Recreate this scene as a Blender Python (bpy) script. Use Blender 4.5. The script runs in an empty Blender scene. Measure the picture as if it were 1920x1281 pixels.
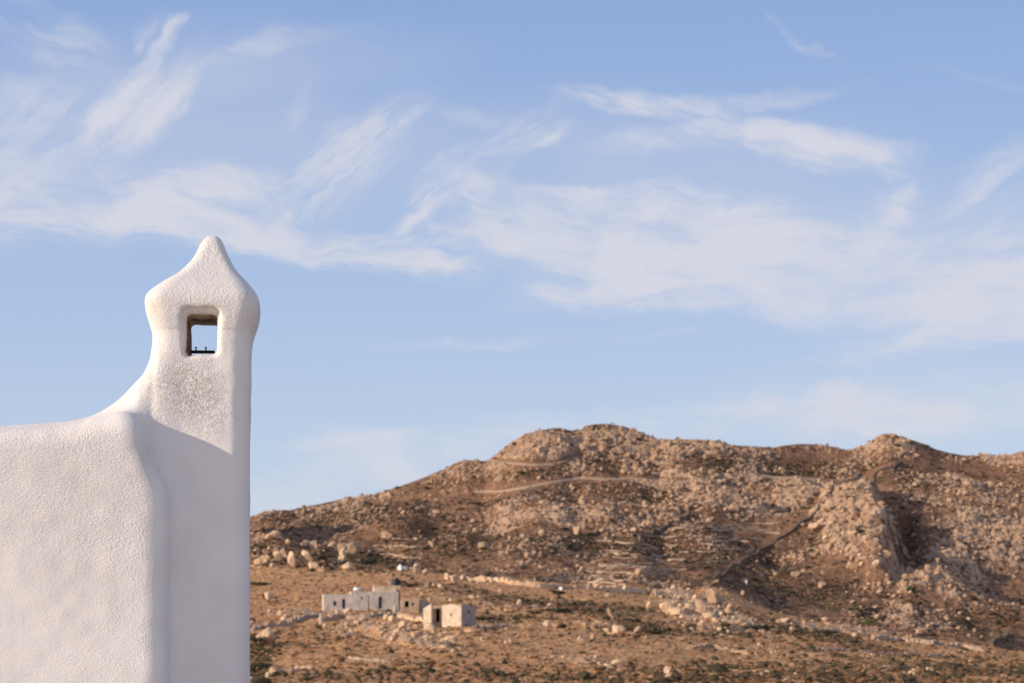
import bpy, bmesh, math, random
import numpy as np
from mathutils import Vector, Matrix

S = bpy.context.scene
C = S.collection
R = math.radians

# ------------------------------------------------------------------ camera
F_MM, SENSOR = 85.0, 36.0
K = 1920 * F_MM / SENSOR            # focal length in photo pixels
HORIZON = 1150.0                    # photo row of the horizon
cam_d = bpy.data.cameras.new('camera')
cam = bpy.data.objects.new('camera', cam_d)
C.objects.link(cam)
cam.location = (0, 0, 0)
cam.rotation_euler = (R(90), 0, 0)
cam_d.lens = F_MM
cam_d.sensor_width = SENSOR
cam_d.shift_y = (HORIZON - 640.5) / 1920
cam_d.clip_start = 0.5
cam_d.clip_end = 20000
cam_d.dof.use_dof = True
cam_d.dof.focus_distance = 14.9
cam_d.dof.aperture_fstop = 5.9
S.camera = cam

# ------------------------------------------------------------------ light
SUN_EL = 18.0
SUN_AZ = 24.0                       # degrees from the left (-x) towards the camera (-y)
sv = Vector((-math.cos(R(SUN_AZ)) * math.cos(R(SUN_EL)), -math.sin(R(SUN_AZ)) * math.cos(R(SUN_EL)), math.sin(R(SUN_EL))))
sun_d = bpy.data.lights.new('sun', 'SUN')
sun_d.energy = 4.9
sun_d.angle = R(0.53)
sun_d.color = (1.0, 0.84, 0.65)
sun = bpy.data.objects.new('sun', sun_d)
C.objects.link(sun)
sun.rotation_euler = (-sv).to_track_quat('-Z', 'Y').to_euler()

S.view_settings.view_transform = 'Standard'
S.view_settings.look = 'None'
S.view_settings.gamma = 1
S.view_settings.use_curve_mapping = False
S.view_settings.exposure = 0.0

world = bpy.data.worlds.new('World')
S.world = world
world.use_nodes = True
world.cycles.sampling_method = 'MANUAL'
world.cycles.sample_map_resolution = 512
S.cycles.max_bounces = 4
S.cycles.diffuse_bounces = 3
wt = world.node_tree
wt.nodes.clear()


class NT:
    """small helper to write node trees"""
    def __init__(s, tree): s.t = tree
    def n(s, kind, **kw):
        nd = s.t.nodes.new(kind)
        for k, v in kw.items(): setattr(nd, k, v)
        return nd
    def put(s, sock, v):
        if isinstance(v, bpy.types.NodeSocket): s.t.links.new(v, sock)
        elif v is not None: sock.default_value = v
    def m(s, op, a, b=None, c=None, clamp=False):
        nd = s.n('ShaderNodeMath', operation=op, use_clamp=clamp)
        s.put(nd.inputs[0], a); s.put(nd.inputs[1], b)
        if c is not None: s.put(nd.inputs[2], c)
        return nd.outputs[0]
    def vm(s, op, a, b=None, c=None):
        nd = s.n('ShaderNodeVectorMath', operation=op)
        s.put(nd.inputs[0], a)
        if b is not None: s.put(nd.inputs[1], b)
        if c is not None: s.put(nd.inputs[2], c)
        return nd.outputs[0]
    def noise(s, vec, scale, detail=3, rough=0.5, dist=0.0, col=False, dim='3D'):
        nd = s.n('ShaderNodeTexNoise', noise_dimensions=dim)
        s.put(nd.inputs['Vector'], vec)
        nd.inputs['Scale'].default_value = scale
        nd.inputs['Detail'].default_value = detail
        nd.inputs['Roughness'].default_value = rough
        nd.inputs['Distortion'].default_value = dist
        return nd.outputs['Color' if col else 'Fac']
    def map(s, vec, loc=(0, 0, 0), rot=(0, 0, 0), sc=(1, 1, 1), kind='POINT'):
        nd = s.n('ShaderNodeMapping', vector_type=kind)
        s.put(nd.inputs[0], vec)
        nd.inputs[1].default_value = loc; nd.inputs[2].default_value = rot; nd.inputs[3].default_value = sc
        return nd.outputs[0]
    def ramp(s, f, lo, hi, a=0.0, b=1.0, smooth=True):
        nd = s.n('ShaderNodeMapRange', interpolation_type='SMOOTHSTEP' if smooth else 'LINEAR')
        s.put(nd.inputs[0], f)
        for i, v in zip((1, 2, 3, 4), (lo, hi, a, b)): s.put(nd.inputs[i], v)
        return nd.outputs[0]
    def mix(s, f, a, b, blend='MIX'):
        nd = s.n('ShaderNodeMix', data_type='RGBA', blend_type=blend)
        s.put(nd.inputs[0], f); s.put(nd.inputs[6], a); s.put(nd.inputs[7], b)
        return nd.outputs[2]


def col(r, g, b): return (r, g, b, 1.0)


def build_world():
    w = NT(wt)
    sky = w.n('ShaderNodeTexSky', sky_type='NISHITA', sun_disc=False)
    sky.sun_elevation = R(SUN_EL)
    sky.sun_rotation = math.atan2(sv.x, sv.y)
    sky.altitude = 50; sky.air_density = 1.0; sky.dust_density = 0.6; sky.ozone_density = 1.3
    d = w.n('ShaderNodeTexCoord').outputs['Generated']
    sep = w.n('ShaderNodeSeparateXYZ'); w.put(sep.inputs[0], d)
    x, y, z = sep.outputs
    # azimuth and elevation of the direction in units of 1000 photo pixels
    az = w.m('MULTIPLY', w.m('ARCTAN2', x, y), K / 1000)
    el = w.m('MULTIPLY', w.m('ARCSINE', z), K / 1000)
    cb = w.n('ShaderNodeCombineXYZ'); w.put(cb.inputs[0], az); w.put(cb.inputs[1], el)
    p = cb.outputs[0]
    n1 = w.noise(p, 3.0, 2, 0.5, col=True)
    n2 = w.noise(p, 11.0, 3, 0.6, col=True)
    wp = w.vm('ADD', p, w.vm('MULTIPLY', w.vm('SUBTRACT', n1, (.5, .5, .5)), (.10, .07, 0)))
    wp = w.vm('ADD', wp, w.vm('MULTIPLY', w.vm('SUBTRACT', n2, (.5, .5, .5)), (.07, .042, 0)))
    def streak(ang, seed, sx=3.0, sy=17.0):
        v = w.map(wp, (seed, seed * 1.7, seed * .3), (0, 0, 0), (1, 1, 1))
        v = w.map(v, (0, 0, 0), (0, 0, -R(ang)), (1, 1, 1))
        v = w.vm('MULTIPLY', v, (sx, sy, 1))
        a = w.noise(v, 1.0, 8, 0.66, 0.35)
        return a
    # cirrus: (photo x, photo row, half length, half width, angle up to the right, strength) in streak families
    fams = [
        (42, 3.1, [(290, 100, 60, 30, 60, .4), (330, 70, 40, 12, 30, .35), (235, 190, 150, 30, 48, .42), (110, 300, 230, 55, 35, .55), (300, 215, 140, 40, 50, .6),
                   (30, 250, 140, 60, 20, .35), (650, 290, 170, 46, 36, .52), (700, 250, 110, 22, 20, .3), (570, 370, 190, 55, 26, .5), (565, 215, 18, 50, -20, .14)]),
        (28, 7.7, [(895, 330, 150, 40, 33, .4), (990, 265, 90, 30, 15, .4), (820, 380, 110, 50, 40, .45), (1855, 400, 150, 80, 40, .32),
                   (1600, 540, 170, 50, 20, .32), (1050, 215, 30, 26, 50, .15)]),
        (-4, 1.3, [(60, 385, 330, 75, 0, .62), (385, 375, 150, 50, 8, 1.2), (260, 430, 420, 48, -6, .62), (600, 465, 330, 40, -9, .75),
                   (800, 470, 170, 45, 0, .6), (1290, 460, 290, 100, -4, 1.5), (1170, 530, 200, 50, 8, .95), (1490, 450, 180, 50, -10, .4),
                   (1830, 570, 260, 70, -4, .85), (1910, 500, 140, 60, 8, .6), (1760, 655, 260, 22, 6, .6), (1800, 770, 380, 62, 3, .62),
                   (1580, 735, 90, 34, 20, .42), (1250, 800, 520, 42, 4, .34), (670, 832, 130, 20, 0, .4), (640, 905, 260, 50, 8, .28),
                   (1720, 600, 320, 40, -4, .3), (1000, 640, 300, 12, 3, .18)]),
        (-14, 5.9, [(1220, 205, 170, 22, -8, .6), (1330, 230, 120, 16, -16, .4), (1290, 265, 170, 30, 4, .4), (1480, 275, 200, 32, -8, .7), (1390, 205, 170, 22, 4, .26),
                    (1560, 310, 140, 22, -12, .35), (1660, 400, 60, 110, 8, .32), (930, 400, 90, 80, -20, .45), (1010, 450, 130, 50, -20, .6),
                    (1430, 540, 150, 56, -25, 1.1), (1490, 85, 60, 9, -42, .12), (1560, 140, 90, 9, -40, .10), (890, 235, 60, 24, -20, .12),
                    (90, 100, 190, 60, -25, .24), (520, 100, 170, 20, 12, .22), (720, 870, 60, 36, -40, .42), (1850, 190, 160, 9, -12, .08)]),
    ]
    def stroke_chain(pts, wd, st):
        out = []
        for (x0, y0), (x1, y1) in zip(pts[:-1], pts[1:]):
            out.append(((x0 + x1) / 2, (y0 + y1) / 2, math.hypot(x1 - x0, y1 - y0) * .72, wd, math.degrees(math.atan2(y0 - y1, x1 - x0)), st))
        return out
    fams[0][2].extend(stroke_chain([(335, 70), (270, 88), (285, 135), (230, 190), (165, 250), (80, 300), (-20, 345)], 24, .42))
    fams[0][2].extend(stroke_chain([(352, 178), (300, 225), (262, 275)], 20, .45))
    fams[0][2].extend(stroke_chain([(730, 235), (650, 285), (585, 345), (500, 390)], 24, .40))
    fams[1][2].extend(stroke_chain([(745, 440), (800, 362), (860, 318), (930, 285), (1030, 264)], 26, .55))
    fams[1][2].extend(stroke_chain([(895, 236), (960, 240), (1040, 214)], 10, .12))
    fams[3][2].extend(stroke_chain([(895, 350), (885, 405), (930, 450), (1010, 475)], 26, .55))
    fams[3][2].extend(stroke_chain([(1115, 196), (1200, 212), (1290, 196), (1380, 232), (1480, 258), (1580, 290), (1650, 318)], 16, .50))
    fams[3][2].extend(stroke_chain([(1640, 312), (1680, 365), (1672, 420), (1610, 470)], 26, .34))
    fams[2][2].extend(stroke_chain([(1000, 372), (1120, 358), (1250, 354), (1360, 372)], 12, .40))
    fams[2][2].extend(stroke_chain([(-20, 445), (250, 432), (420, 462), (570, 490), (720, 505), (880, 488)], 18, .5))
    fams[2][2].extend(stroke_chain([(1040, 545), (1180, 555), (1330, 572), (1450, 590), (1540, 575)], 26, .40))
    fams[2][2].extend(stroke_chain([(1560, 655), (1700, 668), (1830, 655), (1940, 640)], 14, .45))
    total = None
    for ang, seed, blobs in fams:
        msum = None
        for (bx, by, a, b, t, s) in blobs:
            v = w.map(wp, ((bx - 960) / 1000, (HORIZON - by) / 1000, 0), (0, 0, R(t)), (a * 1.35 / 1000, b * 1.28 / 1000, 1), 'TEXTURE')
            g = w.n('ShaderNodeTexGradient', gradient_type='SPHERICAL'); w.put(g.inputs[0], v)
            e = w.m('MULTIPLY', w.ramp(g.outputs['Fac'], 0.0, 0.75), s)
            msum = e if msum is None else w.m('ADD', msum, e)
        f = streak(ang, seed)
        f = w.m('MULTIPLY_ADD', w.ramp(f, 0.36, 0.67), 1.75, 0.10)
        e = w.m('MULTIPLY', msum, f)
        total = e if total is None else w.m('ADD', total, e)
    # broken into tufts with blue between them
    brk = w.noise(w.vm('MULTIPLY', wp, (1, 1.5, 1)), 4.5, 6, 0.58, 0.5)
    total = w.m('MULTIPLY', total, w.m('MULTIPLY_ADD', w.ramp(brk, .36, .62), .90, 0.38))
    # thin veils round the denser cirrus
    for (bx, by, a, b, t, e0) in [(180, 280, 460, 190, 16, .20), (640, 320, 330, 150, 16, .14), (1280, 330, 480, 150, -4, .17), (1300, 480, 460, 120, -4, .2), (1800, 520, 330, 170, 4, .2), (560, 130, 330, 60, 6, .12), (1700, 770, 480, 80, 2, .22), (700, 860, 130, 50, -20, .22)]:
        v = w.map(wp, ((bx - 960) / 1000, (HORIZON - by) / 1000, 0), (0, 0, R(t)), (a * 1.3 / 1000, b * 1.3 / 1000, 1), 'TEXTURE')
        g = w.n('ShaderNodeTexGradient', gradient_type='SPHERICAL'); w.put(g.inputs[0], v)
        e = w.m('MULTIPLY', w.m('MULTIPLY', w.ramp(g.outputs['Fac'], 0.0, 0.8), e0), w.m('MULTIPLY_ADD', brk, 1.2, .3))
        total = w.m('ADD', total, e)
    # the same kind of thin cirrus over the rest of the sky
    gen = w.noise(w.vm('MULTIPLY', d, (1, 1, 3.2)), 3.2, 6, 0.6, 0.9)
    outside = w.ramp(w.m('ABSOLUTE', az), 1.0, 1.7)
    outside = w.m('MAXIMUM', outside, w.ramp(el, 1.2, 1.7))
    gen = w.m('MULTIPLY', w.m('MULTIPLY', w.ramp(gen, .36, .72), .9), outside)
    dens = w.m('ADD', total, gen)
    dens = w.m('SUBTRACT', 1.0, w.m('POWER', 2.718, w.m('MULTIPLY', dens, -1.75)))
    dens = w.m('MULTIPLY', dens, 0.92)
    dens = w.m('MULTIPLY', dens, w.ramp(el, -0.05, 0.15))
    # clear maritime air: a blue gradient by elevation over the whole dome, with the Nishita sky's own play of light in it
    g = w.n('ShaderNodeValToRGB'); w.put(g.inputs[0], w.m('MULTIPLY', w.m('ARCSINE', z), 2 / math.pi))
    cr = g.color_ramp
    stops = [(0.0, (.575, .67, .84)), (.035, (.535, .645, .84)), (.075, (.44, .565, .82)), (.16, (.275, .41, .73)), (.35, (.17, .30, .60)), (1.0, (.10, .20, .46))]
    cr.elements[0].position, cr.elements[0].color = stops[0][0], (*stops[0][1], 1)
    cr.elements[1].position, cr.elements[1].color = stops[-1][0], (*stops[-1][1], 1)
    for q, c_ in stops[1:-1]:
        e_ = cr.elements.new(q); e_.color = (*c_, 1)
    clear = w.vm('MULTIPLY', g.outputs[0], (1 / SKY_STRENGTH,) * 3)
    skyc = w.mix(SKY_OWN, sky.outputs[0], clear)
    c = w.mix(dens, skyc, col(*CLOUD))
    bg = w.n('ShaderNodeBackground'); w.put(bg.inputs[0], c); bg.inputs[1].default_value = SKY_STRENGTH
    out = w.n('ShaderNodeOutputWorld'); w.put(out.inputs[0], bg.outputs[0])


SKY_STRENGTH = 0.12
SKY_OWN = 0.84                     # share of the clear-air gradient
CLOUD = (5.75, 5.8, 6.45)
build_world()


# ------------------------------------------------------------------ numeric helpers
def smooth(t): return t * t * (3 - 2 * t)
def sstep(a, b, x): return smooth(np.clip((x - a) / (b - a), 0, 1))
def sstep1(a, b, x): return float(sstep(a, b, np.float64(x)))


def hash3(ix, iy, iz, seed):
    h = (ix.astype(np.int64) * 374761393 + iy.astype(np.int64) * 668265263 + iz.astype(np.int64) * 2147483647 + seed * 1274126177) & 0xffffffff
    h = ((h ^ (h >> 13)) * 1274126177) & 0xffffffff
    h = ((h ^ (h >> 16)) * 2246822519) & 0xffffffff
    return ((h ^ (h >> 15)) & 0xffffff).astype(np.float32) / 16777215.0


def vnoise2(x, y, seed=0):
    ix = np.floor(x); iy = np.floor(y)
    fx = smooth((x - ix).astype(np.float32)); fy = smooth((y - iy).astype(np.float32))
    ix = ix.astype(np.int64); iy = iy.astype(np.int64); o = np.zeros_like(ix)
    a = hash3(ix, iy, o, seed); b = hash3(ix + 1, iy, o, seed)
    c = hash3(ix, iy + 1, o, seed); d = hash3(ix + 1, iy + 1, o, seed)
    return (a + (b - a) * fx) * (1 - fy) + (c + (d - c) * fx) * fy


def fbm2(x, y, oct=4, seed=0, gain=0.5):
    t = 0; a = 1.0; n = 0
    for i in range(oct):
        t = t + a * vnoise2(x * 2 ** i + i * 17.3, y * 2 ** i - i * 9.1, seed + i); n += a; a *= gain
    return t / n


def vnoise3(x, y, z, seed=0):
    ix = np.floor(x); iy = np.floor(y); iz = np.floor(z)
    fx = smooth((x - ix).astype(np.float32)); fy = smooth((y - iy).astype(np.float32)); fz = smooth((z - iz).astype(np.float32))
    ix = ix.astype(np.int64); iy = iy.astype(np.int64); iz = iz.astype(np.int64)
    def pl(k):
        a = hash3(ix, iy, iz + k, seed); b = hash3(ix + 1, iy, iz + k, seed)
        c = hash3(ix, iy + 1, iz + k, seed); d = hash3(ix + 1, iy + 1, iz + k, seed)
        return (a + (b - a) * fx) * (1 - fy) + (c + (d - c) * fx) * fy
    p0 = pl(0); return p0 + (pl(1) - p0) * fz


def cell2(x, y, seed=0):
    """nearest jittered cell point: distance, distance to the next one, the cell's random value and the offset from it"""
    ix = np.floor(x).astype(np.int64); iy = np.floor(y).astype(np.int64); o = np.zeros_like(ix)
    f1 = np.full(x.shape, 9.0, np.float32); f2 = f1.copy()
    val, ox, oy = (np.zeros(x.shape, np.float32) for _ in range(3))
    for dx in (-1, 0, 1):
        for dy in (-1, 0, 1):
            jx = ix + dx; jy = iy + dy
            px = (x - jx - hash3(jx, jy, o, seed)).astype(np.float32); py = (y - jy - hash3(jx, jy, o, seed + 5)).astype(np.float32)
            d = np.hypot(px, py)
            k = d < f1
            f2 = np.where(k, f1, np.minimum(f2, d))
            f1 = np.where(k, d, f1); val = np.where(k, hash3(jx, jy, o, seed + 9), val)
            ox = np.where(k, px, ox); oy = np.where(k, py, oy)
    return f1, f2, val, ox, oy


# ------------------------------------------------------------------ scene helpers
def link(name, me, mat=None, parent=None, loc=None):
    o = bpy.data.objects.new(name, me); C.objects.link(o)
    if mat is not None and me is not None: me.materials.append(mat)
    if parent is not None: o.parent = parent
    if loc is not None: o.location = loc
    return o


def thing(name, label, cat, loc=(0, 0, 0), rz=0.0, group=None):
    o = bpy.data.objects.new(name, None); C.objects.link(o)
    o.location = loc; o.rotation_euler = (0, 0, rz); o.empty_display_size = 0.3
    return tag(o, label, cat, group)


def tag(o, label=None, cat=None, group=None, kind=None):
    if label: o['label'] = label
    if cat: o['category'] = cat
    if group: o['group'] = group
    if kind: o['kind'] = kind
    return o


def mesh_np(name, V, Fq, smooth_=True, normals=None):
    """mesh from numpy: V (n,3), Fq (m,3|4)"""
    me = bpy.data.meshes.new(name)
    V = np.asarray(V, np.float32); Fq = np.asarray(Fq, np.int32)
    k = Fq.shape[1]
    me.vertices.add(len(V)); me.vertices.foreach_set('co', V.ravel())
    me.loops.add(Fq.size); me.loops.foreach_set('vertex_index', Fq.ravel())
    me.polygons.add(len(Fq)); me.polygons.foreach_set('loop_start', np.arange(0, Fq.size, k, dtype=np.int32))
    me.update(calc_edges=True)
    me.polygons.foreach_set('use_smooth', np.full(len(Fq), smooth_, bool))
    if normals is not None: me.normals_split_custom_set_from_vertices([tuple(v) for v in normals])
    return me


def attr(me, name, val):
    a = me.attributes.new(name, 'FLOAT', 'POINT'); a.data.foreach_set('value', np.asarray(val, np.float32).ravel())


def bm_mesh(name, bm, smooth_=False):
    me = bpy.data.meshes.new(name); bmesh.ops.recalc_face_normals(bm, faces=bm.faces); bm.to_mesh(me); bm.free()
    if smooth_:
        for p in me.polygons: p.use_smooth = True
    return me


def add_box(bm, x0, x1, y0, y1, z0, z1, bev=0.0, jit=0.0, rng=random):
    r = bmesh.ops.create_cube(bm, size=1)
    for v in r['verts']:
        v.co = Vector(((x0 + x1) / 2 + v.co.x * (x1 - x0), (y0 + y1) / 2 + v.co.y * (y1 - y0), (z0 + z1) / 2 + v.co.z * (z1 - z0)))
        if jit: v.co += Vector((rng.uniform(-jit, jit), rng.uniform(-jit, jit), rng.uniform(-jit, jit)))
    if bev:
        es = list({e for v in r['verts'] for e in v.link_edges})
        bmesh.ops.bevel(bm, geom=es, offset=bev, segments=1, affect='EDGES')


def add_cyl(bm, p, r0, r1, h, seg=12, axis='Z'):
    M = Matrix.Translation(Vector(p))
    if axis == 'X': M = M @ Matrix.Rotation(R(90), 4, 'Y')
    if axis == 'Y': M = M @ Matrix.Rotation(R(-90), 4, 'X')
    M = M @ Matrix.Translation((0, 0, h / 2))
    bmesh.ops.create_cone(bm, cap_ends=True, segments=seg, radius1=r0, radius2=r1, depth=h, matrix=M)


def principled(name, base=None, rough=0.9, spec=0.3):
    m = bpy.data.materials.new(name); m.use_nodes = True
    t = NT(m.node_tree); b = m.node_tree.nodes['Principled BSDF']
    b.inputs['Roughness'].default_value = rough
    b.inputs['Specular IOR Level'].default_value = spec
    if base is not None: t.put(b.inputs['Base Color'], base if isinstance(base, bpy.types.NodeSocket) else col(*base))
    return m, t, b


def obj_coord(t): return t.n('ShaderNodeTexCoord').outputs['Object']
def geo_pos(t): return t.n('ShaderNodeNewGeometry').outputs['Position']


# ------------------------------------------------------------------ plaster
def plaster_material():
    m, t, b = principled('lime_plaster', None, 0.92, 0.15)
    p = geo_pos(t)
    # trowel marks: fine ridges running mostly up to the right, bending in patches
    bend = t.noise(p, 1.6, 2, 0.5, col=True)
    q = t.vm('ADD', p, t.vm('MULTIPLY', t.vm('SUBTRACT', bend, (.5, .5, .5)), (.35, .1, .35)))
    q = t.map(q, (0, 0, 0), (0, R(38), 0), (44, 50, 170))
    stroke = t.noise(q, 1.0, 3, 0.6, 0.0)
    grain = t.noise(p, 95, 2, 0.6)
    grit = t.noise(p, 52, 3, 0.6)
    lump = t.noise(p, 9, 3, 0.5)
    # where rough: strongest on the shoulder of the wall and on the cowl, calmer lower down
    sep = t.n('ShaderNodeSeparateXYZ'); t.put(sep.inputs[0], p)
    attr_r = t.n('ShaderNodeAttribute', attribute_name='rough_amount').outputs['Fac']
    attr_r = t.m('MULTIPLY', attr_r, t.ramp(t.noise(p, 3.6, 4, .6), .32, .68, .35, 1.12))
    attr_s = t.n('ShaderNodeAttribute', attribute_name='stroke_amount').outputs['Fac']
    peel = t.n('ShaderNodeAttribute', attribute_name='peel').outputs['Fac']
    h = t.m('MULTIPLY', t.ramp(grain, .25, .8, smooth=False), t.m('MULTIPLY', attr_r, 0.0048))
    h = t.m('ADD', h, t.m('MULTIPLY', t.ramp(grit, .3, .75, smooth=False), t.m('MULTIPLY', attr_r, 0.0034)))
    h = t.m('ADD', h, t.m('MULTIPLY', t.ramp(stroke, .3, .7, smooth=False), t.m('MULTIPLY', attr_s, 0.0040)))
    h = t.m('ADD', h, t.m('MULTIPLY', lump, 0.003))
    # flakes of old limewash lifted off in patches
    fl = t.noise(p, 17, 5, 0.62, 1.2)
    edge = t.ramp(fl, .52, .54)
    edge2 = t.ramp(t.noise(p, 31, 4, 0.6, 1.0), .55, .57)
    h = t.m('ADD', h, t.m('MULTIPLY', t.m('MULTIPLY', edge, peel), 0.015))
    h = t.m('ADD', h, t.m('MULTIPLY', t.m('MULTIPLY', edge2, peel), 0.009))
    bp = t.n('ShaderNodeBump'); bp.inputs['Strength'].default_value = 0.85; bp.inputs['Distance'].default_value = 1.0
    t.put(bp.inputs['Height'], h); t.put(b.inputs['Normal'], bp.outputs[0])
    c = t.mix(t.ramp(t.noise(p, 2.3, 4, 0.6), .35, .7), col(.735, .688, .660), col(.680, .634, .606))
    c = t.mix(t.m('MULTIPLY', t.m('MULTIPLY', t.ramp(t.noise(p, 8, 5, 0.7), .5, .75), peel), .55), c, col(.56, .49, .41))
    # small pits with dirt
    vor = t.n('ShaderNodeTexVoronoi', feature='F1'); t.put(vor.inputs['Vector'], p); vor.inputs['Scale'].default_value = 24
    pit = t.m('MULTIPLY', t.m('LESS_THAN', vor.outputs['Distance'], .085), t.ramp(t.noise(p, 3.1, 2), .55, .65))
    c = t.mix(t.m('MULTIPLY', pit, .5), c, col(.38, .33, .27))
    streaks = t.noise(t.vm('MULTIPLY', p, (9, 9, .9)), 1.0, 5, .6, .4)
    c = t.mix(t.m('MULTIPLY', t.ramp(streaks, .52, .78), .30), c, col(.60, .56, .52))
    blot = t.noise(p, 5.5, 6, .7, .6)
    c = t.mix(t.m('MULTIPLY', t.ramp(blot, .54, .70), .42), c, col(.70, .62, .53))
    dust = t.n('ShaderNodeAttribute', attribute_name='dust').outputs['Fac']
    c = t.mix(t.m('MULTIPLY', dust, t.ramp(t.noise(p, 14, 4, 0.7), .3, .75)), c, col(.50, .42, .34))
    t.put(b.inputs['Base Color'], c)
    return m


def lining_material():
    m, t, b = principled('sooty_schist', None, 0.95, 0.1)
    p = geo_pos(t)
    q = t.map(p, (0, 0, 0), (0, 0, R(8)), (5, 16, 40))
    n = t.noise(q, 1.0, 5, 0.6, 0.5)
    c = t.mix(t.ramp(n, .35, .65), col(.24, .16, .105), col(.72, .55, .40))
    c = t.mix(t.ramp(t.noise(p, 21, 4, 0.6), .55, .75, 0, .6), c, col(.05, .04, .035))
    t.put(b.inputs['Base Color'], c)
    bp = t.n('ShaderNodeBump'); bp.inputs['Distance'].default_value = 0.012; bp.inputs['Strength'].default_value = .9
    t.put(bp.inputs['Height'], t.m('ADD', n, t.m('MULTIPLY', t.noise(p, 35, 4), .6))); t.put(b.inputs['Normal'], bp.outputs[0])
    return m


PLASTER = plaster_material()
LINING = lining_material()


# ------------------------------------------------------------------ the white house with its chimney (sculpted as one surface)
def surface_nets(f, org, h):
    s = f < 0
    nx, ny, nz = f.shape
    cs = np.zeros((nx - 1, ny - 1, nz - 1), np.uint8)
    corners = [(i, j, k) for i in (0, 1) for j in (0, 1) for k in (0, 1)]
    for (i, j, k) in corners: cs += s[i:nx - 1 + i, j:ny - 1 + j, k:nz - 1 + k]
    act = np.argwhere((cs > 0) & (cs < 8))
    vid = np.full(cs.shape, -1, np.int32); vid[act[:, 0], act[:, 1], act[:, 2]] = np.arange(len(act))
    vals = {c: f[act[:, 0] + c[0], act[:, 1] + c[1], act[:, 2] + c[2]] for c in corners}
    acc = np.zeros((len(act), 3), np.float64); cnt = np.zeros(len(act))
    for a in corners:
        for ax in range(3):
            if a[ax] == 1: continue
            bb = list(a); bb[ax] = 1; bb = tuple(bb)
            va, vb = vals[a], vals[bb]
            cr = (va < 0) != (vb < 0)
            t = np.where(cr, va / np.where(cr, va - vb, 1), 0)
            for k in range(3):
                acc[:, k] += np.where(cr, a[k] + (t if k == ax else 0), 0)
            cnt += cr
    V = (act + acc / cnt[:, None]) * h + np.array(org)
    quads = []
    for ax in range(3):
        u, v = [(1, 2), (2, 0), (0, 1)][ax]
        sl = [slice(1, -1)] * 3; sl[ax] = slice(0, -1)
        a = s[tuple(sl)]
        sl2 = list(sl); sl2[ax] = slice(1, None)
        bq = s[tuple(sl2)]
        for flip in (False, True):
            e = np.argwhere((a & ~bq) if not flip else (~a & bq))
            if not len(e): continue
            off = np.ones(3, int); off[ax] = 0
            e = e + off
            du = np.zeros(3, int); du[u] = 1; dv = np.zeros(3, int); dv[v] = 1
            g = lambda q: vid[q[:, 0], q[:, 1], q[:, 2]]
            q = [g(e - du - dv), g(e - dv), g(e), g(e - du)]
            if flip: q = q[::-1]
            quads.append(np.stack(q, 1))
    Q = np.concatenate(quads)
    Q = Q[(Q >= 0).all(1)]
    return V, Q


def smin(a, b, k):
    h = np.clip(0.5 + 0.5 * (b - a) / k, 0, 1)
    return b + (a - b) * h - k * h * (1 - h)
def smax(a, b, k): return -smin(-a, -b, k)
def rbox2(p, q, a, b, r):
    x = np.abs(p) - a + r; y = np.abs(q) - b + r
    return np.minimum(np.maximum(x, y), 0) + np.hypot(np.maximum(x, 0), np.maximum(y, 0)) - r


YC = 15.3                       # distance of the chimney's centre
ROT = R(4.5)
SC = YC / K
XC = (379.5 - 960) * SC         # chimney centre line


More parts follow.
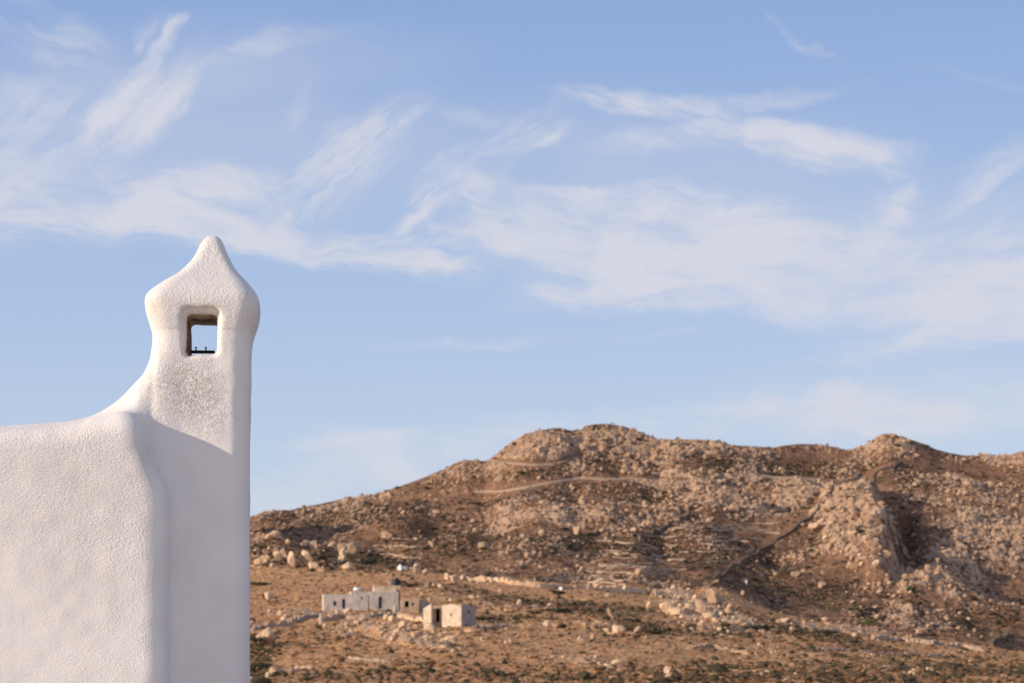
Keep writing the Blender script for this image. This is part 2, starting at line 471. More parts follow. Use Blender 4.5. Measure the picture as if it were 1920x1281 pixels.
def white_house():
    zr = lambda row: (HORIZON - np.asarray(row, float)) * SC
    ux = lambda px: (np.asarray(px, float) - 379.5) * SC
    h = 0.0135
    u0, u1, v0, v1, z0, z1 = -3.9, 0.50, -0.72, 0.50, -0.75, 2.46
    U = np.arange(u0, u1, h, dtype=np.float32)[:, None, None]
    W = np.arange(v0, v1, h, dtype=np.float32)[None, :, None]
    Z = np.arange(z0, z1, h, dtype=np.float32)[None, None, :]
    z1d = Z.ravel().astype(float)
    rowz = HORIZON - z1d / SC
    # chimney outline read row by row
    pr = [(439, 398, 399), (443, 388, 409), (447, 383.5, 413.5), (451, 380.5, 416.5), (461, 374.5, 420), (473, 370, 424), (485, 364, 430.5), (497, 356, 436), (508, 346, 442), (518, 335, 449),
          (530, 315, 460), (543, 297, 471), (555, 283, 479), (562, 277, 484), (572, 276, 486), (584, 277.5, 485), (600, 280, 483), (614, 285, 479), (625, 288, 475),
          (635, 291, 472), (654, 292, 469.5), (677, 290, 469), (694, 284.5, 469.3), (708, 277, 469.7), (720, 267, 470), (738, 251, 469), (760, 240, 468.5), (800, 235, 468), (880, 235, 467.5), (1400, 235, 467)]
    rr = [a[0] for a in pr]
    L = np.interp(rowz, rr, [a[1] for a in pr]); Rr = np.interp(rowz, rr, [a[2] for a in pr])
    ker = np.array([1, 2, 3, 2, 1.]) / 9
    L = np.convolve(np.pad(L, 2, 'edge'), ker, 'valid'); Rr = np.convolve(np.pad(Rr, 2, 'edge'), ker, 'valid')
    cu = (ux(L) + ux(Rr)) / 2; hx = (Rr - L) / 2 * SC
    hx = np.where(rowz < 442, -0.01 - (442 - rowz) * SC, hx)
    hv = np.where(rowz < 625, hx * np.interp(rowz, [440, 520, 572, 625], [1.0, .96, .93, .93]), np.interp(rowz, [625, 660, 1400], [.285, .275, .275]))
    rad = np.maximum(np.minimum(hx, hv), 0) * np.interp(rowz, [443, 500, 572, 640, 800], [.92, .46, .40, .46, .42])
    rad = np.where(rowz > 630, 0.125, rad)
    f3 = lambda a: a.astype(np.float32)[None, None, :]
    stack = rbox2(U - f3(cu), W, f3(hx), f3(hv), f3(rad)) * 0.85
    # sweep of the wall up into the chimney
    tp = [(-900, 812), (0, 808.5), (70, 803.5), (136, 798.5), (171, 790.5), (190, 782), (206, 770), (225, 755), (246, 738), (265, 720), (273, 714), (281, 700), (285, 693), (290, 677), (298, 640), (420, 640)]
    topz = np.interp(U.ravel(), ux([a[0] for a in tp]), zr([a[1] for a in tp]) )
    slope = np.gradient(topz, h)
    topz = topz.astype(np.float32)[:, None, None]; cosn = (1 / np.sqrt(1 + slope ** 2)).astype(np.float32)[:, None, None]
    dz = (Z - topz) * cosn
    r = 0.17
    a = np.abs(W) - 0.262 + r; b2 = dz + r
    flare = np.minimum(np.maximum(a, b2), 0) + np.hypot(np.maximum(a, 0), np.maximum(b2, 0)) - r
    flare = smax(flare, U + 0.16, 0.10)
    # body of the house: stands proud of the chimney's face; its corner wanders
    er = [(700, 236), (760, 250), (790, 262), (830, 262), (860, 267), (886, 276), (905, 288), (930, 298), (960, 300), (1010, 298), (1300, 297), (1500, 297)]
    ue = np.interp(rowz, [e[0] for e in er], ux([e[1] + 27 * min(1, max(0, (e[0] - 760) / 40)) for e in er]))
    ue = np.convolve(np.pad(ue, 9, 'edge'), np.ones(19) / 19, 'valid').astype(np.float32)[None, None, :]
    btz = np.interp(U.ravel(), ux([-900, 0, 120, 170, 200, 250, 330]), zr([819, 816, 808, 799, 791, 778, 765])).astype(np.float32)[:, None, None]
    PR = 0.275
    fr = -(0.275 + PR) + 0.015 * np.maximum(-U, 0)          # front plane of the body
    rt = 0.15
    a = np.maximum(fr - W, W - 0.30) + rt; b2 = (Z - btz) + rt
    body = np.minimum(np.maximum(a, b2), 0) + np.hypot(np.maximum(a, 0), np.maximum(b2, 0)) - rt
    body = smax(body, U - ue, 0.16)
    f = smin(smin(stack, flare, 0.07), body, 0.11)
    # window in the chimney
    cx, cz = float(ux(381.5)), float(zr(634.5))
    hw, hz = 29.5 * SC, 39.0 * SC
    sd = np.clip((W + .275) / .55, 0, 1)
    tun = rbox2(U - cx - .007 * sd, Z - cz + .013 * sd, hw - .010 * sd, hz - .013 * sd, 0.030)
    wide = np.clip((np.abs(W) - 0.21) / 0.08, 0, 1) ** 2 * 0.026
    tun2 = tun - wide
    wob = (vnoise3(*(q * 13 for q in np.broadcast_arrays(U, W * .3, Z)), 17) - .5) * .020
    f = smax(f, -(tun2 + wob.astype(np.float32)), 0.018)
    # uneven hand-made surface
    P = np.broadcast_arrays(U, W, Z)
    near = np.abs(f) < 0.06
    x, y, z = [q[near] for q in P]
    n = (vnoise3(x * 4, y * 4, z * 4, 3) - .5) * 0.004 + (vnoise3(x * 11 + 7, y * 11, z * 11, 5) - .5) * 0.0045 + (vnoise3(x * 1.5, y * 1.5, z * 1.5 + 9, 8) - .5) * 0.008
    f[near] += n.astype(np.float32)
    V, Q = surface_nets(f, (u0, v0, z0), h)
    # vertex normals of the whole surface, so the parts shade as one
    fn = np.cross(V[Q[:, 2]] - V[Q[:, 0]], V[Q[:, 3]] - V[Q[:, 1]])
    N = np.zeros_like(V)
    for k in range(4): np.add.at(N, Q[:, k], fn)
    N /= np.maximum(np.linalg.norm(N, axis=1), 1e-9)[:, None]
    # open borders of the sampled block end in the lower walls: keep as they are
    cen = V[Q].mean(1)
    cpx = 379.5 + cen[:, 0] / SC; crow = HORIZON - cen[:, 2] / SC
    inside = (np.abs(cen[:, 0] - cx) < hw + 0.012) & (np.abs(cen[:, 2] - cz) < hz + 0.012) & (np.abs(cen[:, 1]) < 0.212)
    chim = (crow < 775 + np.clip((300 - cpx) * -0.0, 0, 0)) & (cpx > 205) | ((cpx > 300 + 6 * np.sin(crow / 23)) & (crow >= 775)) & (cen[:, 1] > -0.42)
    root = thing('whitewashed_house', 'white plastered house corner with rounded parapet sweeping up into a pointed chimney', 'house', (XC, YC, 0), ROT)
    def part(name, mask, mat, parent):
        q = Q[mask]; used, inv = np.unique(q, return_inverse=True)
        v = V[used]
        me = mesh_np(name, v, inv.reshape(q.shape), True, N[used])
        row = HORIZON - v[:, 2] / SC; px = 379.5 + v[:, 0] / SC
        stackface = sstep(282, 318, px) * sstep(765, 850, row)
        rough = (1 - .85 * stackface) * (1 - .45 * sstep(960, 1120, row)) * (1 - .55 * sstep(300, 30, px) * sstep(820, 900, row))
        rough = np.where(row < 765, .95, rough) * (1 - .7 * sstep(415, 440, px) * sstep(625, 655, row))
        stroke = (1 - sstep(285, 305, px)) * sstep(790, 850, row) * (1 - .75 * sstep(950, 1130, row)) * (1 - .3 * sstep(200, 0, px))
        peel = np.exp(-((px - 355) / 48) ** 2 - ((row - 738) / 36) ** 2) * 1.3 + .35 * np.exp(-((px - 400) / 30) ** 2 - ((row - 790) / 30) ** 2)
        dust = .8 * np.exp(-((px - 380) / 45) ** 2 - ((row - 586) / 9) ** 2) + .6 * np.exp(-((px - 300) / 14) ** 2 - ((row - 588) / 20) ** 2) + .6 * np.exp(-((px - 470) / 14) ** 2 - ((row - 600) / 25) ** 2) + .4 * peel
        attr(me, 'rough_amount', rough); attr(me, 'stroke_amount', stroke); attr(me, 'peel', np.clip(peel, 0, 1)); attr(me, 'dust', np.clip(dust, 0, 1))
        return link(name, me, mat, parent)
    part('wall', ~chim & ~inside, PLASTER, root)
    ch = part('chimney', chim & ~inside, PLASTER, root)
    tag(ch, 'pointed white chimney with a square see-through smoke hole')
    part('flue_lining', inside, LINING, ch)
    # lower storeys of the house, below the picture
    bm = bmesh.new()
    add_box(bm, -7.5, float(ux(296)), -0.46, 5.5, -5.2, -0.74, bev=.05)
    add_box(bm, float(ux(296)) - .3, float(ux(467)) , -0.27, 0.27, -5.2, -0.74, bev=.05)
    link('lower_wall', bm_mesh('lower_wall', bm), PLASTER_PLAIN, root)
    bm = bmesh.new()
    add_box(bm, -7.4, float(ux(250)), 0.2, 5.4, -0.74, float(zr(880)), bev=.03)
    link('roof', bm_mesh('roof', bm), PLASTER_PLAIN, root)
    # rusty clamp left in the smoke hole
    bm = bmesh.new()
    zb = cz - hz + 0.004
    add_box(bm, cx - hw - .02, cx + hw - .035, .135, .16, zb + .047, zb + .066, bev=.002)
    bar = link('iron_strap', bm_mesh('iron_strap', bm), IRON, ch)
    for dx in (-.055, .008):
        bm = bmesh.new()
        add_cyl(bm, (cx + dx, .147, zb + .064), .0045, .0042, .022, 8)
        add_cyl(bm, (cx + dx, .147, zb + .083), .0075, .0075, .006, 6)
        link('bolt', bm_mesh('bolt', bm), IRON, ch)
    return root


PLASTER_PLAIN, _t, _b = principled('plain_plaster', None, .92, .15)
_p = geo_pos(_t)
_t.put(_b.inputs['Base Color'], _t.mix(_t.ramp(_t.noise(_p, 2.3, 4, .6), .35, .7), col(.80, .76, .735), col(.745, .705, .68)))
_bp = _t.n('ShaderNodeBump'); _bp.inputs['Distance'].default_value = .01
_t.put(_bp.inputs['Height'], _t.noise(_p, 30, 4, .6)); _t.put(_b.inputs['Normal'], _bp.outputs[0])
IRON = principled('rusty_iron', (.035, .03, .03), .6, .4)[0]
white_house()


# ------------------------------------------------------------------ terrain
rng = np.random.default_rng(7)
random.seed(11)


def prof(pts, soft=0):
    a = np.array(pts, float)
    xs = np.arange(-1000, 3001, 2.0); ys = np.interp(xs, a[:, 0], a[:, 1])
    if soft:
        k = np.exp(-(np.arange(-3 * soft, 3 * soft + 1, 2) / soft) ** 2); k /= k.sum()
        ys = np.convolve(np.pad(ys, len(k) // 2, 'edge'), k, 'valid')
    return lambda c: np.interp(c, xs, ys)


# near field: row of its top edge, then the rocky knolls that stand on that edge
f_row = prof([(-900, 1100), (300, 1088), (470, 1086), (700, 1078), (780, 1073), (830, 1081), (950, 1089), (1050, 1097), (1150, 1103), (1240, 1121), (1340, 1136), (1400, 1150),
              (1470, 1161), (1550, 1173), (1630, 1186), (1700, 1198), (1800, 1208), (1850, 1217), (1920, 1228), (2300, 1255), (2900, 1290)], 44)
a_row = prof([(-900, 1060), (0, 1030), (300, 1000), (390, 978), (440, 986), (472, 1003), (495, 1004), (515, 1006), (540, 1016), (600, 1034), (650, 1046), (700, 1055), (760, 1065), (800, 1074), (830, 1079),
              (1050, 1095), (1200, 1101), (1240, 1114), (1300, 1108), (1340, 1102), (1380, 1116), (1430, 1139), (1470, 1154), (1550, 1169), (1630, 1184), (1700, 1197), (1800, 1207), (1850, 1216),
              (1920, 1227), (2300, 1254), (2900, 1289)], 12)
# skyline of the far hill
b_row = prof([(-900, 1100), (-300, 1075), (0, 1050), (300, 1006), (400, 985), (470, 972), (500, 962), (540, 957), (575, 950), (600, 945), (640, 936), (680, 930), (700, 927), (740, 915), (780, 901), (800, 893), (830, 881),
              (860, 866), (880, 863), (910, 865), (935, 850), (960, 832), (985, 816), (1010, 808), (1035, 803), (1050, 802), (1070, 807), (1090, 806), (1095, 800), (1110, 796), (1130, 794), (1150, 796),
              (1170, 799), (1190, 807), (1210, 817), (1235, 828), (1255, 825), (1290, 831), (1340, 833), (1400, 836), (1450, 839), (1470, 835), (1500, 832), (1530, 833), (1560, 837), (1590, 844),
              (1620, 841), (1640, 829), (1655, 816), (1670, 813), (1700, 821), (1730, 831), (1760, 844), (1800, 853), (1850, 857), (1920, 856), (2050, 868), (2400, 930), (2900, 1010)])

cols = np.concatenate([np.arange(-900, 150, 22), np.arange(150, 455, 3.05), np.arange(455, 1935, 2.0), np.arange(1935, 2200, 5), np.arange(2200, 2901, 22)])
Y_A0, Y_F, Y_A1, Y_B0 = 300.0, 590.0, 650.0, 770.0
Ys = np.concatenate([np.arange(286, 640, 1.0), np.arange(640, 672, 1.5), np.arange(672, Y_B0, 5), np.arange(Y_B0, 1185, 1.0), np.arange(1185, 1330, 9)])
CC, YY = np.meshgrid(cols, Ys, indexing='ij')
XX = (CC - 960) / K * YY


def dist_poly(c, r, pts):
    best = np.full(c.shape, 1e9)
    for (x0, y0), (x1, y1) in zip(pts[:-1], pts[1:]):
        dx, dy = x1 - x0, y1 - y0
        t = np.clip(((c - x0) * dx + (r - y0) * dy) / (dx * dx + dy * dy), 0, 1)
        best = np.minimum(best, np.hypot(c - x0 - t * dx, r - y0 - t * dy))
    return best


def blob(c, r, x, y, a, b, ang=0):
    ca, sa = math.cos(R(ang)), math.sin(R(ang))
    u = (c - x) * ca - (r - y) * sa; v = (c - x) * sa + (r - y) * ca
    return np.exp(-(u / a) ** 2 - (v / b) ** 2)


TRACKS = [[(915, 862), (935, 867), (960, 869), (1000, 872), (1040, 870), (1065, 863), (1088, 857)],
          [(890, 922), (905, 922), (940, 922), (990, 913), (1040, 903), (1090, 896), (1130, 899), (1180, 897), (1230, 901), (1290, 903)],
          [(1422, 891), (1450, 895), (1500, 897), (1530, 900)]]
GULLY = [(1600, 905), (1645, 940), (1672, 975), (1690, 1030), (1695, 1070), (1680, 1108), (1645, 1150), (1625, 1175)]

DIAGONAL = [(1562, 911), (1555, 926), (1545, 943), (1530, 960), (1508, 979), (1485, 996), (1455, 1014), (1425, 1032), (1395, 1049), (1366, 1068), (1338, 1086)]
HILLWALLS = [DIAGONAL, [(1562, 909), (1600, 904), (1640, 892), (1668, 880), (1692, 868)]]


def build_heights():
    fr, ar, br = f_row(CC), a_row(CC), b_row(CC)
    crest = 1140 + 25 * (fbm2(CC / 140.0, CC * 0, 2, 40) - .5) + 18 * np.exp(-((CC - 1120) / 90) ** 2)
    # rows of the smooth base surface
    g = (1 - Y_A0 / np.maximum(YY, 250)) / (1 - Y_A0 / Y_F)
    rowA = 1312 + (fr - 1312) * g
    t = np.clip((YY - Y_F) / (Y_A1 - 6 - Y_F), 0, 1)
    rowA2 = fr + (ar - fr) * smooth(t)
    vr = np.maximum(ar + 26, np.where(CC < 720, 1052, 0))
    t2 = np.clip((YY - Y_A1) / (Y_B0 - Y_A1), 0, 1)
    rowV = ar + (vr - ar) * smooth(np.clip(t2 * 2.0, 0, 1))
    tb = np.clip((YY - Y_B0) / (crest - Y_B0), 0, 1)
    vb = np.maximum(ar + 26, np.where(CC < 720, 1052, 0))
    rowB = vb + (br - vb) * (0.82 * tb + 0.18 * tb ** 2)
    row = np.where(YY < Y_F, rowA, np.where(YY < Y_A1, rowA2, np.where(YY < Y_B0, rowV, rowB)))
    Z = (HORIZON - row) / K * YY
    past = np.maximum(YY - crest, 0)
    Z -= past * 0.55
    isB = YY > Y_B0
    inB = sstep(0.0, .06, tb) * sstep(1.0, .90, tb)
    r = row.copy()
    # ---- broad relief
    n1 = fbm2(XX / 70, YY / 70, 3, 3) - .5
    n2 = fbm2(XX / 26 + 4, YY / 30, 3, 12) - .5
    Z += np.where(isB, (n1 * 17 + n2 * 8.0) * inB, 0)
    inA = sstep(300, 340, YY) * sstep(668, 640, YY)
    nearc = sstep(560, 610, YY)
    Z += np.where(~isB, ((fbm2(XX / 30, YY / 34, 3, 21) - .5) * 1.5 + (fbm2(XX / 9, YY / 11, 3, 23) - .5) * 0.9) * inA * (1 - .4 * nearc), 0)
    Z += isB * 27 * sstep(474, 374, CC) * np.exp(-((CC - 374) / 210) ** 2 * (CC < 374)) * np.exp(-((YY - 975) / 78) ** 2)
    r = HORIZON - Z * K / YY
    # spur and gully on the right: a steep eastern flank that stands in its own shade
    gx = np.interp(r, [p[1] for p in GULLY], [p[0] for p in GULLY])
    win = sstep(925, 962, r) * sstep(1110, 1060, r) * isB
    d = CC - gx + (fbm2(XX / 9, YY / 9, 3, 111) - .5) * 34 + (fbm2(XX / 26, YY / 26, 2, 113) - .5) * 60
    left = sstep(12, -54, d) * np.exp(-(np.minimum(d + 34, 0) / 95) ** 2)
    Z += win * ((14.0 + 7 * (fbm2(XX / 15, YY / 15, 3, 119) - .5)) * left - 5.5 * np.exp(-(d / 20) ** 2) + 3.0 * sstep(20, 60, d) * np.exp(-((d - 60) / 120) ** 2))
    low = isB * sstep(1095, 1120, r) * sstep(1200, 1170, r)
    Z -= low * 2.2 * np.exp(-(d / 26) ** 2)
    # rocky shoulder of the left valley
    Z += isB * 5.0 * blob(CC, r, 745, 1000, 90, 20, 10) * inB
    # ---- where bare rock, scrub and terraces are
    rn = fbm2(XX / 22 + 3, YY / 26, 4, 31)
    rock = np.zeros_like(Z)
    for (x, y, a, b, an, s) in [(330, 960, 180, 40, 0, .6), (1110, 830, 150, 26, -6, .75), (880, 885, 110, 16, 12, .5), (1250, 880, 230, 40, -6, .55), (1380, 930, 140, 45, -8, .6), (1090, 960, 190, 42, 0, .5), (760, 985, 130, 26, 5, .4), (1240, 845, 160, 12, 0, .35),
                                (1600, 1000, 75, 55, -60, .95), (1680, 850, 60, 26, 0, .7), (1860, 950, 120, 90, -10, .6), (1800, 1060, 140, 50, 15, .6), (1620, 1060, 110, 42, -15, .5), (1770, 1130, 140, 40, 25, .45),
                                (1500, 850, 90, 14, 0, .45), (1400, 840, 280, 8, 0, .6), (1860, 862, 130, 9, 0, .7), (700, 932, 170, 9, 14, .5), (640, 950, 90, 12, 10, .3), (960, 1000, 120, 26, 0, .3), (1040, 900, 160, 14, 0, .25), (1700, 1100, 50, 40, 0, .4), (1480, 930, 70, 40, 0, .4)]:
        rock += s * blob(CC, r, x, y, a, b, an)
    rock = np.clip(rock * (.05 + 1.5 * rn) * .85 + (rn - .5) * .95 - .01, 0, 1) * isB
    rockA = np.zeros_like(Z)
    for (x, y, a, b, an, s) in [(330, 1030, 150, 30, 0, .7), (200, 1120, 160, 20, 0, .3), (540, 1050, 90, 26, -10, .3), (500, 1008, 60, 12, 0, .3), (640, 1045, 60, 22, -10, .3), (1290, 1135, 90, 26, -20, 1.0), (1380, 1165, 80, 14, -15, .6), (1560, 1180, 130, 9, -6, .6), (700, 1180, 110, 18, -6, .45),
                                (1170, 1185, 90, 14, -15, .5), (780, 1207, 80, 11, -12, .9), (1120, 1248, 90, 8, -14, .6), (560, 1150, 60, 10, 0, .4), (1450, 1225, 80, 10, -20, .3), (840, 1110, 90, 14, -8, .4), (950, 1140, 90, 8, 0, .25), (1750, 1255, 160, 8, 0, .25)]:
        rockA += s * blob(CC, r, x, y, a, b, an)
    rockA = np.clip(rockA * (.3 + 1.3 * rn) + (fbm2(XX / 9, YY / 12, 3, 35) - .62) * .8, 0, 1) * (~isB) * inA
    bare = np.maximum(rock, rockA)
    tr = np.full(Z.shape, 1e9)
    for T in TRACKS: tr = np.minimum(tr, dist_poly(CC, r, T))
    wl = np.full(Z.shape, 1e9)
    for T in HILLWALLS: wl = np.minimum(wl, dist_poly(CC, r + 4, T))
    flat = np.minimum(sstep(2.5, 9.0, tr), sstep(3, 12, wl))
    flat = np.where(isB, flat, 1.0)
    # ---- ground broken into boulders and ledges
    rel = np.zeros_like(Z); pale = np.zeros_like(Z)
    for (sz, amp, seed, thr, solo) in [(5.6, 2.1, 57, .45, .1), (3.4, 1.5, 63, .28, .4), (2.2, 1.05, 71, .12, .6), (1.4, .7, 77, .0, .8)]:
        wx = XX + (fbm2(XX / sz * 1.3, YY / sz * 1.3, 3, seed + 30) - .5) * sz * 1.1; wy = YY + (fbm2(XX / sz * 1.3 + 9, YY / sz * 1.3, 3, seed + 33) - .5) * sz * 1.1
        f1, f2, val, ox, oy = cell2(wx / sz, wy / sz * .75, seed)
        v2 = (val * 7.31) % 1.0; v3 = (val * 23.7) % 1.0
        on = (v2 < np.clip((bare - thr) * 1.15, 0, .75)).astype(np.float32)
        blk = np.clip((f2 - f1) / .30, 0, 1) ** .7
        rnd = np.clip(1 - (f1 / (.34 + .2 * v3)) ** 2, 0, 1) ** .55
        shp = blk * (1 - solo) + np.minimum(rnd, blk * 1.4) * solo
        an = v3 * 6.28
        tilt = 1 + .9 * (ox * np.cos(an) + oy * np.sin(an))
        hh = on * shp * amp * (.35 + .75 * val) * tilt
        rel = np.maximum(rel, hh) + .3 * np.minimum(rel, hh)
        pale = np.maximum(pale, on * sstep(.12, .6, shp))
    # ledges and cracked slabs where the rock is continuous
    lx = XX + (fbm2(XX / 12, YY / 12, 2, 151) - .5) * 9
    l1 = 1 - np.abs(2 * fbm2(lx / 13, YY / 9, 4, 153) - 1); l2 = 1 - np.abs(2 * fbm2(lx / 5, YY / 4, 3, 157) - 1)
    led = np.clip(l1 * 1.0 + l2 * .45 - .95, 0, 1)
    stp = np.floor(led * 7) / 7 + smooth(np.clip((led * 7) % 1 * 1.8, 0, 1)) / 7
    zone = sstep(.30, .62, bare)
    rel = np.maximum(rel, zone * stp * (4.2 + 2.6 * blob(CC, r, 1600, 1000, 90, 60))) + .35 * np.minimum(rel, zone * stp * (4.2 + 2.6 * blob(CC, r, 1600, 1000, 90, 60)))
    pale = np.maximum(pale, zone * sstep(.08, .3, led) * .6)
    scaleA = np.where(isB, 1.0, .55)
    rel *= flat * scaleA; pale *= flat
    Z += rel
    Z += (fbm2(XX / 3.2, YY / 3.2, 3, 81) - .5) * np.where(isB, 1.5, .85) * flat * np.where(isB, inB, inA)
    # crest stays where the skyline is
    # ---- dwarf scrub, plus a dark patch painted as the shade beside the barn
    sc = fbm2(XX / 40 + 30, YY / 46, 3, 91)
    scr_shade = np.zeros_like(Z)
    for (x, y, a, b, an, s) in [(1050, 880, 140, 10, 8, .7), (850, 905, 90, 10, 10, .5), (620, 975, 150, 20, 0, .6), (720, 955, 120, 8, -8, .5), (1480, 880, 160, 18, 0, .6), (1450, 1060, 120, 26, 0, .4), (1540, 1110, 120, 22, 0, .5),
                                (1100, 1030, 260, 22, 0, .45), (870, 1020, 160, 22, 0, .35), (1640, 1150, 60, 14, 0, .7), (1740, 900, 120, 12, 0, .35), (1200, 930, 120, 14, -12, .4), (1860, 1160, 90, 22, 0, .5), (1700, 1020, 26, 60, 0, .4),
                                (1500, 1268, 520, 20, 0, .55), (600, 1265, 160, 14, 0, .1), (1060, 1136, 130, 13, -5, 1.0), (960, 1160, 70, 8, 0, .7), (1480, 1178, 190, 10, -13, 1.1), (1190, 1178, 70, 9, 0, .7), (870, 1110, 90, 12, -10, .6), (1380, 1190, 170, 6, 0, .25), (480, 1240, 26, 40, 0, .9), (560, 1045, 110, 26, -8, 1.0), (680, 1055, 70, 14, -12, .7)]:
        scr_shade += s * blob(CC, r, x, y, a, b, an)
    scr_shade = np.clip(scr_shade * (.5 + 1.3 * sc) + (sc - .5) * .5 + np.where(isB, .16, .02), 0, 1) * (1 - .6 * pale)
    redd = np.clip(fbm2(XX / 55 + 80, YY / 60, 3, 99) * 1.6 - .4, 0, 1)
    return Z, r, bare * flat, pale * np.clip(rel / .5, .25, 1), scr_shade * flat, np.exp(-(tr / 2.2) ** 2) * isB, isB, redd


ZZ, RB, BARE, PALE, SCRUB, TRK, ISB, REDD = build_heights()
PR_ = HORIZON - ZZ * K / YY
VIS = np.minimum.accumulate(PR_, axis=1)


def at(c, row, y_min=0.0):
    """world point where the sight line through a photo position meets the terrain"""
    i = int(np.clip(np.searchsorted(cols, c) , 1, len(cols) - 1))
    w = (c - cols[i - 1]) / (cols[i] - cols[i - 1])
    prow = PR_[i - 1] * (1 - w) + PR_[i] * w
    ok = (prow <= row) & (Ys >= y_min)
    j = int(np.argmax(ok)) if ok.any() else len(Ys) - 1
    if j > 0 and prow[j - 1] > row:
        t = (prow[j - 1] - row) / (prow[j - 1] - prow[j]); Y = Ys[j - 1] + t * (Ys[j] - Ys[j - 1])
    else: Y = Ys[j]
    return Vector(((c - 960) / K * Y, Y, zat(c, Y)))


def zat(c, Y):
    i = int(np.clip(np.searchsorted(cols, c), 1, len(cols) - 1)); j = int(np.clip(np.searchsorted(Ys, Y), 1, len(Ys) - 1))
    w = min(max((c - cols[i - 1]) / (cols[i] - cols[i - 1]), 0), 1); v = min(max((Y - Ys[j - 1]) / (Ys[j] - Ys[j - 1]), 0), 1)
    return float((ZZ[i - 1, j - 1] * (1 - w) + ZZ[i, j - 1] * w) * (1 - v) + (ZZ[i - 1, j] * (1 - w) + ZZ[i, j] * w) * v)


def zxy(x, y): return zat(960 + x * K / y, y)


def rock_color(t, p, scale=1.0):
    c = t.mix(t.ramp(t.noise(p, .09 * scale, 4, .6), .3, .7), col(.42, .27, .18), col(.57, .385, .255))
    c = t.mix(t.ramp(t.noise(p, .9 * scale, 5, .65), .45, .72, 0, .6), c, col(.24, .16, .115))
    return c


def terrain_material():
    m, t, b = principled('hill_ground', None, .96, .08)
    p = geo_pos(t)
    A = lambda n: t.n('ShaderNodeAttribute', attribute_name=n).outputs['Fac']
    pale, scrub, track, red, near = A('pale'), A('scrub'), A('track'), A('red'), A('near')
    fine = t.noise(p, .55, 5, .65); mid = t.noise(p, .11, 4, .6)
    soilB = t.mix(t.ramp(fine, .35, .68), col(.165, .087, .052), col(.35, .20, .122))
    soilA = t.mix(t.ramp(t.noise(p, .9, 5, .7), .33, .68), col(.38, .19, .090), col(.70, .405, .205))
    soilA = t.mix(t.m('MULTIPLY', red, .55), soilA, col(.46, .225, .105))
    soilB = t.mix(t.m('MULTIPLY', red, .35), soilB, col(.30, .155, .09))
    soil = t.mix(near, soilB, soilA)
    # cushions of thorny scrub; the mask also carries the barn's painted shade
    vor = t.n('ShaderNodeTexVoronoi'); t.put(vor.inputs['Vector'], p); vor.inputs['Scale'].default_value = .75
    tuft = t.ramp(t.m('ADD', vor.outputs['Distance'], t.m('MULTIPLY', t.m('SUBTRACT', fine, .5), .9)), .25, .55, 1, 0)
    dark = t.m('MULTIPLY', t.m('ADD', t.m('MULTIPLY', tuft, .75), .28), t.ramp(t.m('ADD', scrub, t.m('MULTIPLY', t.m('SUBTRACT', mid, .5), .5)), .08, .62))
    c = t.mix(dark, soil, t.mix(t.ramp(mid, .4, .6), col(.050, .037, .020), col(.075, .050, .033)))
    pl = t.ramp(t.m('ADD', pale, t.m('MULTIPLY', t.m('SUBTRACT', fine, .5), .55)), .28, .62)
    c = t.mix(pl, c, rock_color(t, p))
    c = t.mix(t.ramp(track, .25, .7), c, col(.44, .31, .215))
    t.put(b.inputs['Base Color'], c)
    bp = t.n('ShaderNodeBump'); bp.inputs['Distance'].default_value = 1.0; bp.inputs['Strength'].default_value = .9
    h = t.m('ADD', t.m('MULTIPLY', fine, .9), t.m('MULTIPLY', t.m('MULTIPLY', tuft, scrub), .6))
    h = t.m('ADD', h, t.m('MULTIPLY', t.noise(p, 2.2, 3, .6), .25))
    t.put(bp.inputs['Height'], h); t.put(b.inputs['Normal'], bp.outputs[0])
    return m


TERRAIN = terrain_material()


def build_terrain():
    nc, ny = CC.shape
    idx = np.arange(nc * ny).reshape(nc, ny)
    def piece(name, j0, j1):
        V = np.stack([XX[:, j0:j1], YY[:, j0:j1], ZZ[:, j0:j1]], -1).reshape(-1, 3)
        n = j1 - j0
        ii = np.arange(nc * n).reshape(nc, n)
        Fq = np.stack([ii[:-1, :-1], ii[1:, :-1], ii[1:, 1:], ii[:-1, 1:]], -1).reshape(-1, 4)
        me = mesh_np(name, V, Fq, True)
        for nm, arr in (('pale', PALE), ('scrub', SCRUB), ('track', TRK), ('red', REDD), ('near', (~ISB).astype(float))):
            attr(me, nm, arr[:, j0:j1])
        return tag(link(name, me, TERRAIN), kind='structure')
    jm = int(np.searchsorted(Ys, 740))
    piece('field', 0, jm + 1)
    piece('hill', jm, ny)
    # the land under and behind the viewer, out to the horizon
    g = np.concatenate([-np.geomspace(9000, 60, 22), np.arange(-50, 51, 5.0), np.geomspace(60, 9000, 22)])
    X, Y = np.meshgrid(g, g, indexing='ij')
    z = -5.2 - 0.028 * np.maximum(Y - 14, 0) - 0.012 * np.hypot(X, np.minimum(Y, 0)) + (fbm2(X / 14, Y / 14, 3, 7) - .5) * np.clip(np.hypot(X, Y) / 60, 0, 1) * 1.0
    z = np.where(Y > 270, np.minimum(z, -24.0) - 10, z)
    z = np.maximum(z, -46)
    n = len(g); ii = np.arange(n * n).reshape(n, n)
    Fq = np.stack([ii[:-1, :-1], ii[1:, :-1], ii[1:, 1:], ii[:-1, 1:]], -1).reshape(-1, 4)
    me = mesh_np('ground', np.stack([X, Y, z], -1).reshape(-1, 3), Fq, True)
    m, t, b = principled('dry_ground', None, .95, .1)
    p = geo_pos(t)
    t.put(b.inputs['Base Color'], t.mix(t.ramp(t.noise(p, .4, 5, .65), .3, .7), col(.26, .17, .11), col(.46, .33, .23)))
    tag(link('ground', me, m), kind='structure')


build_terrain()


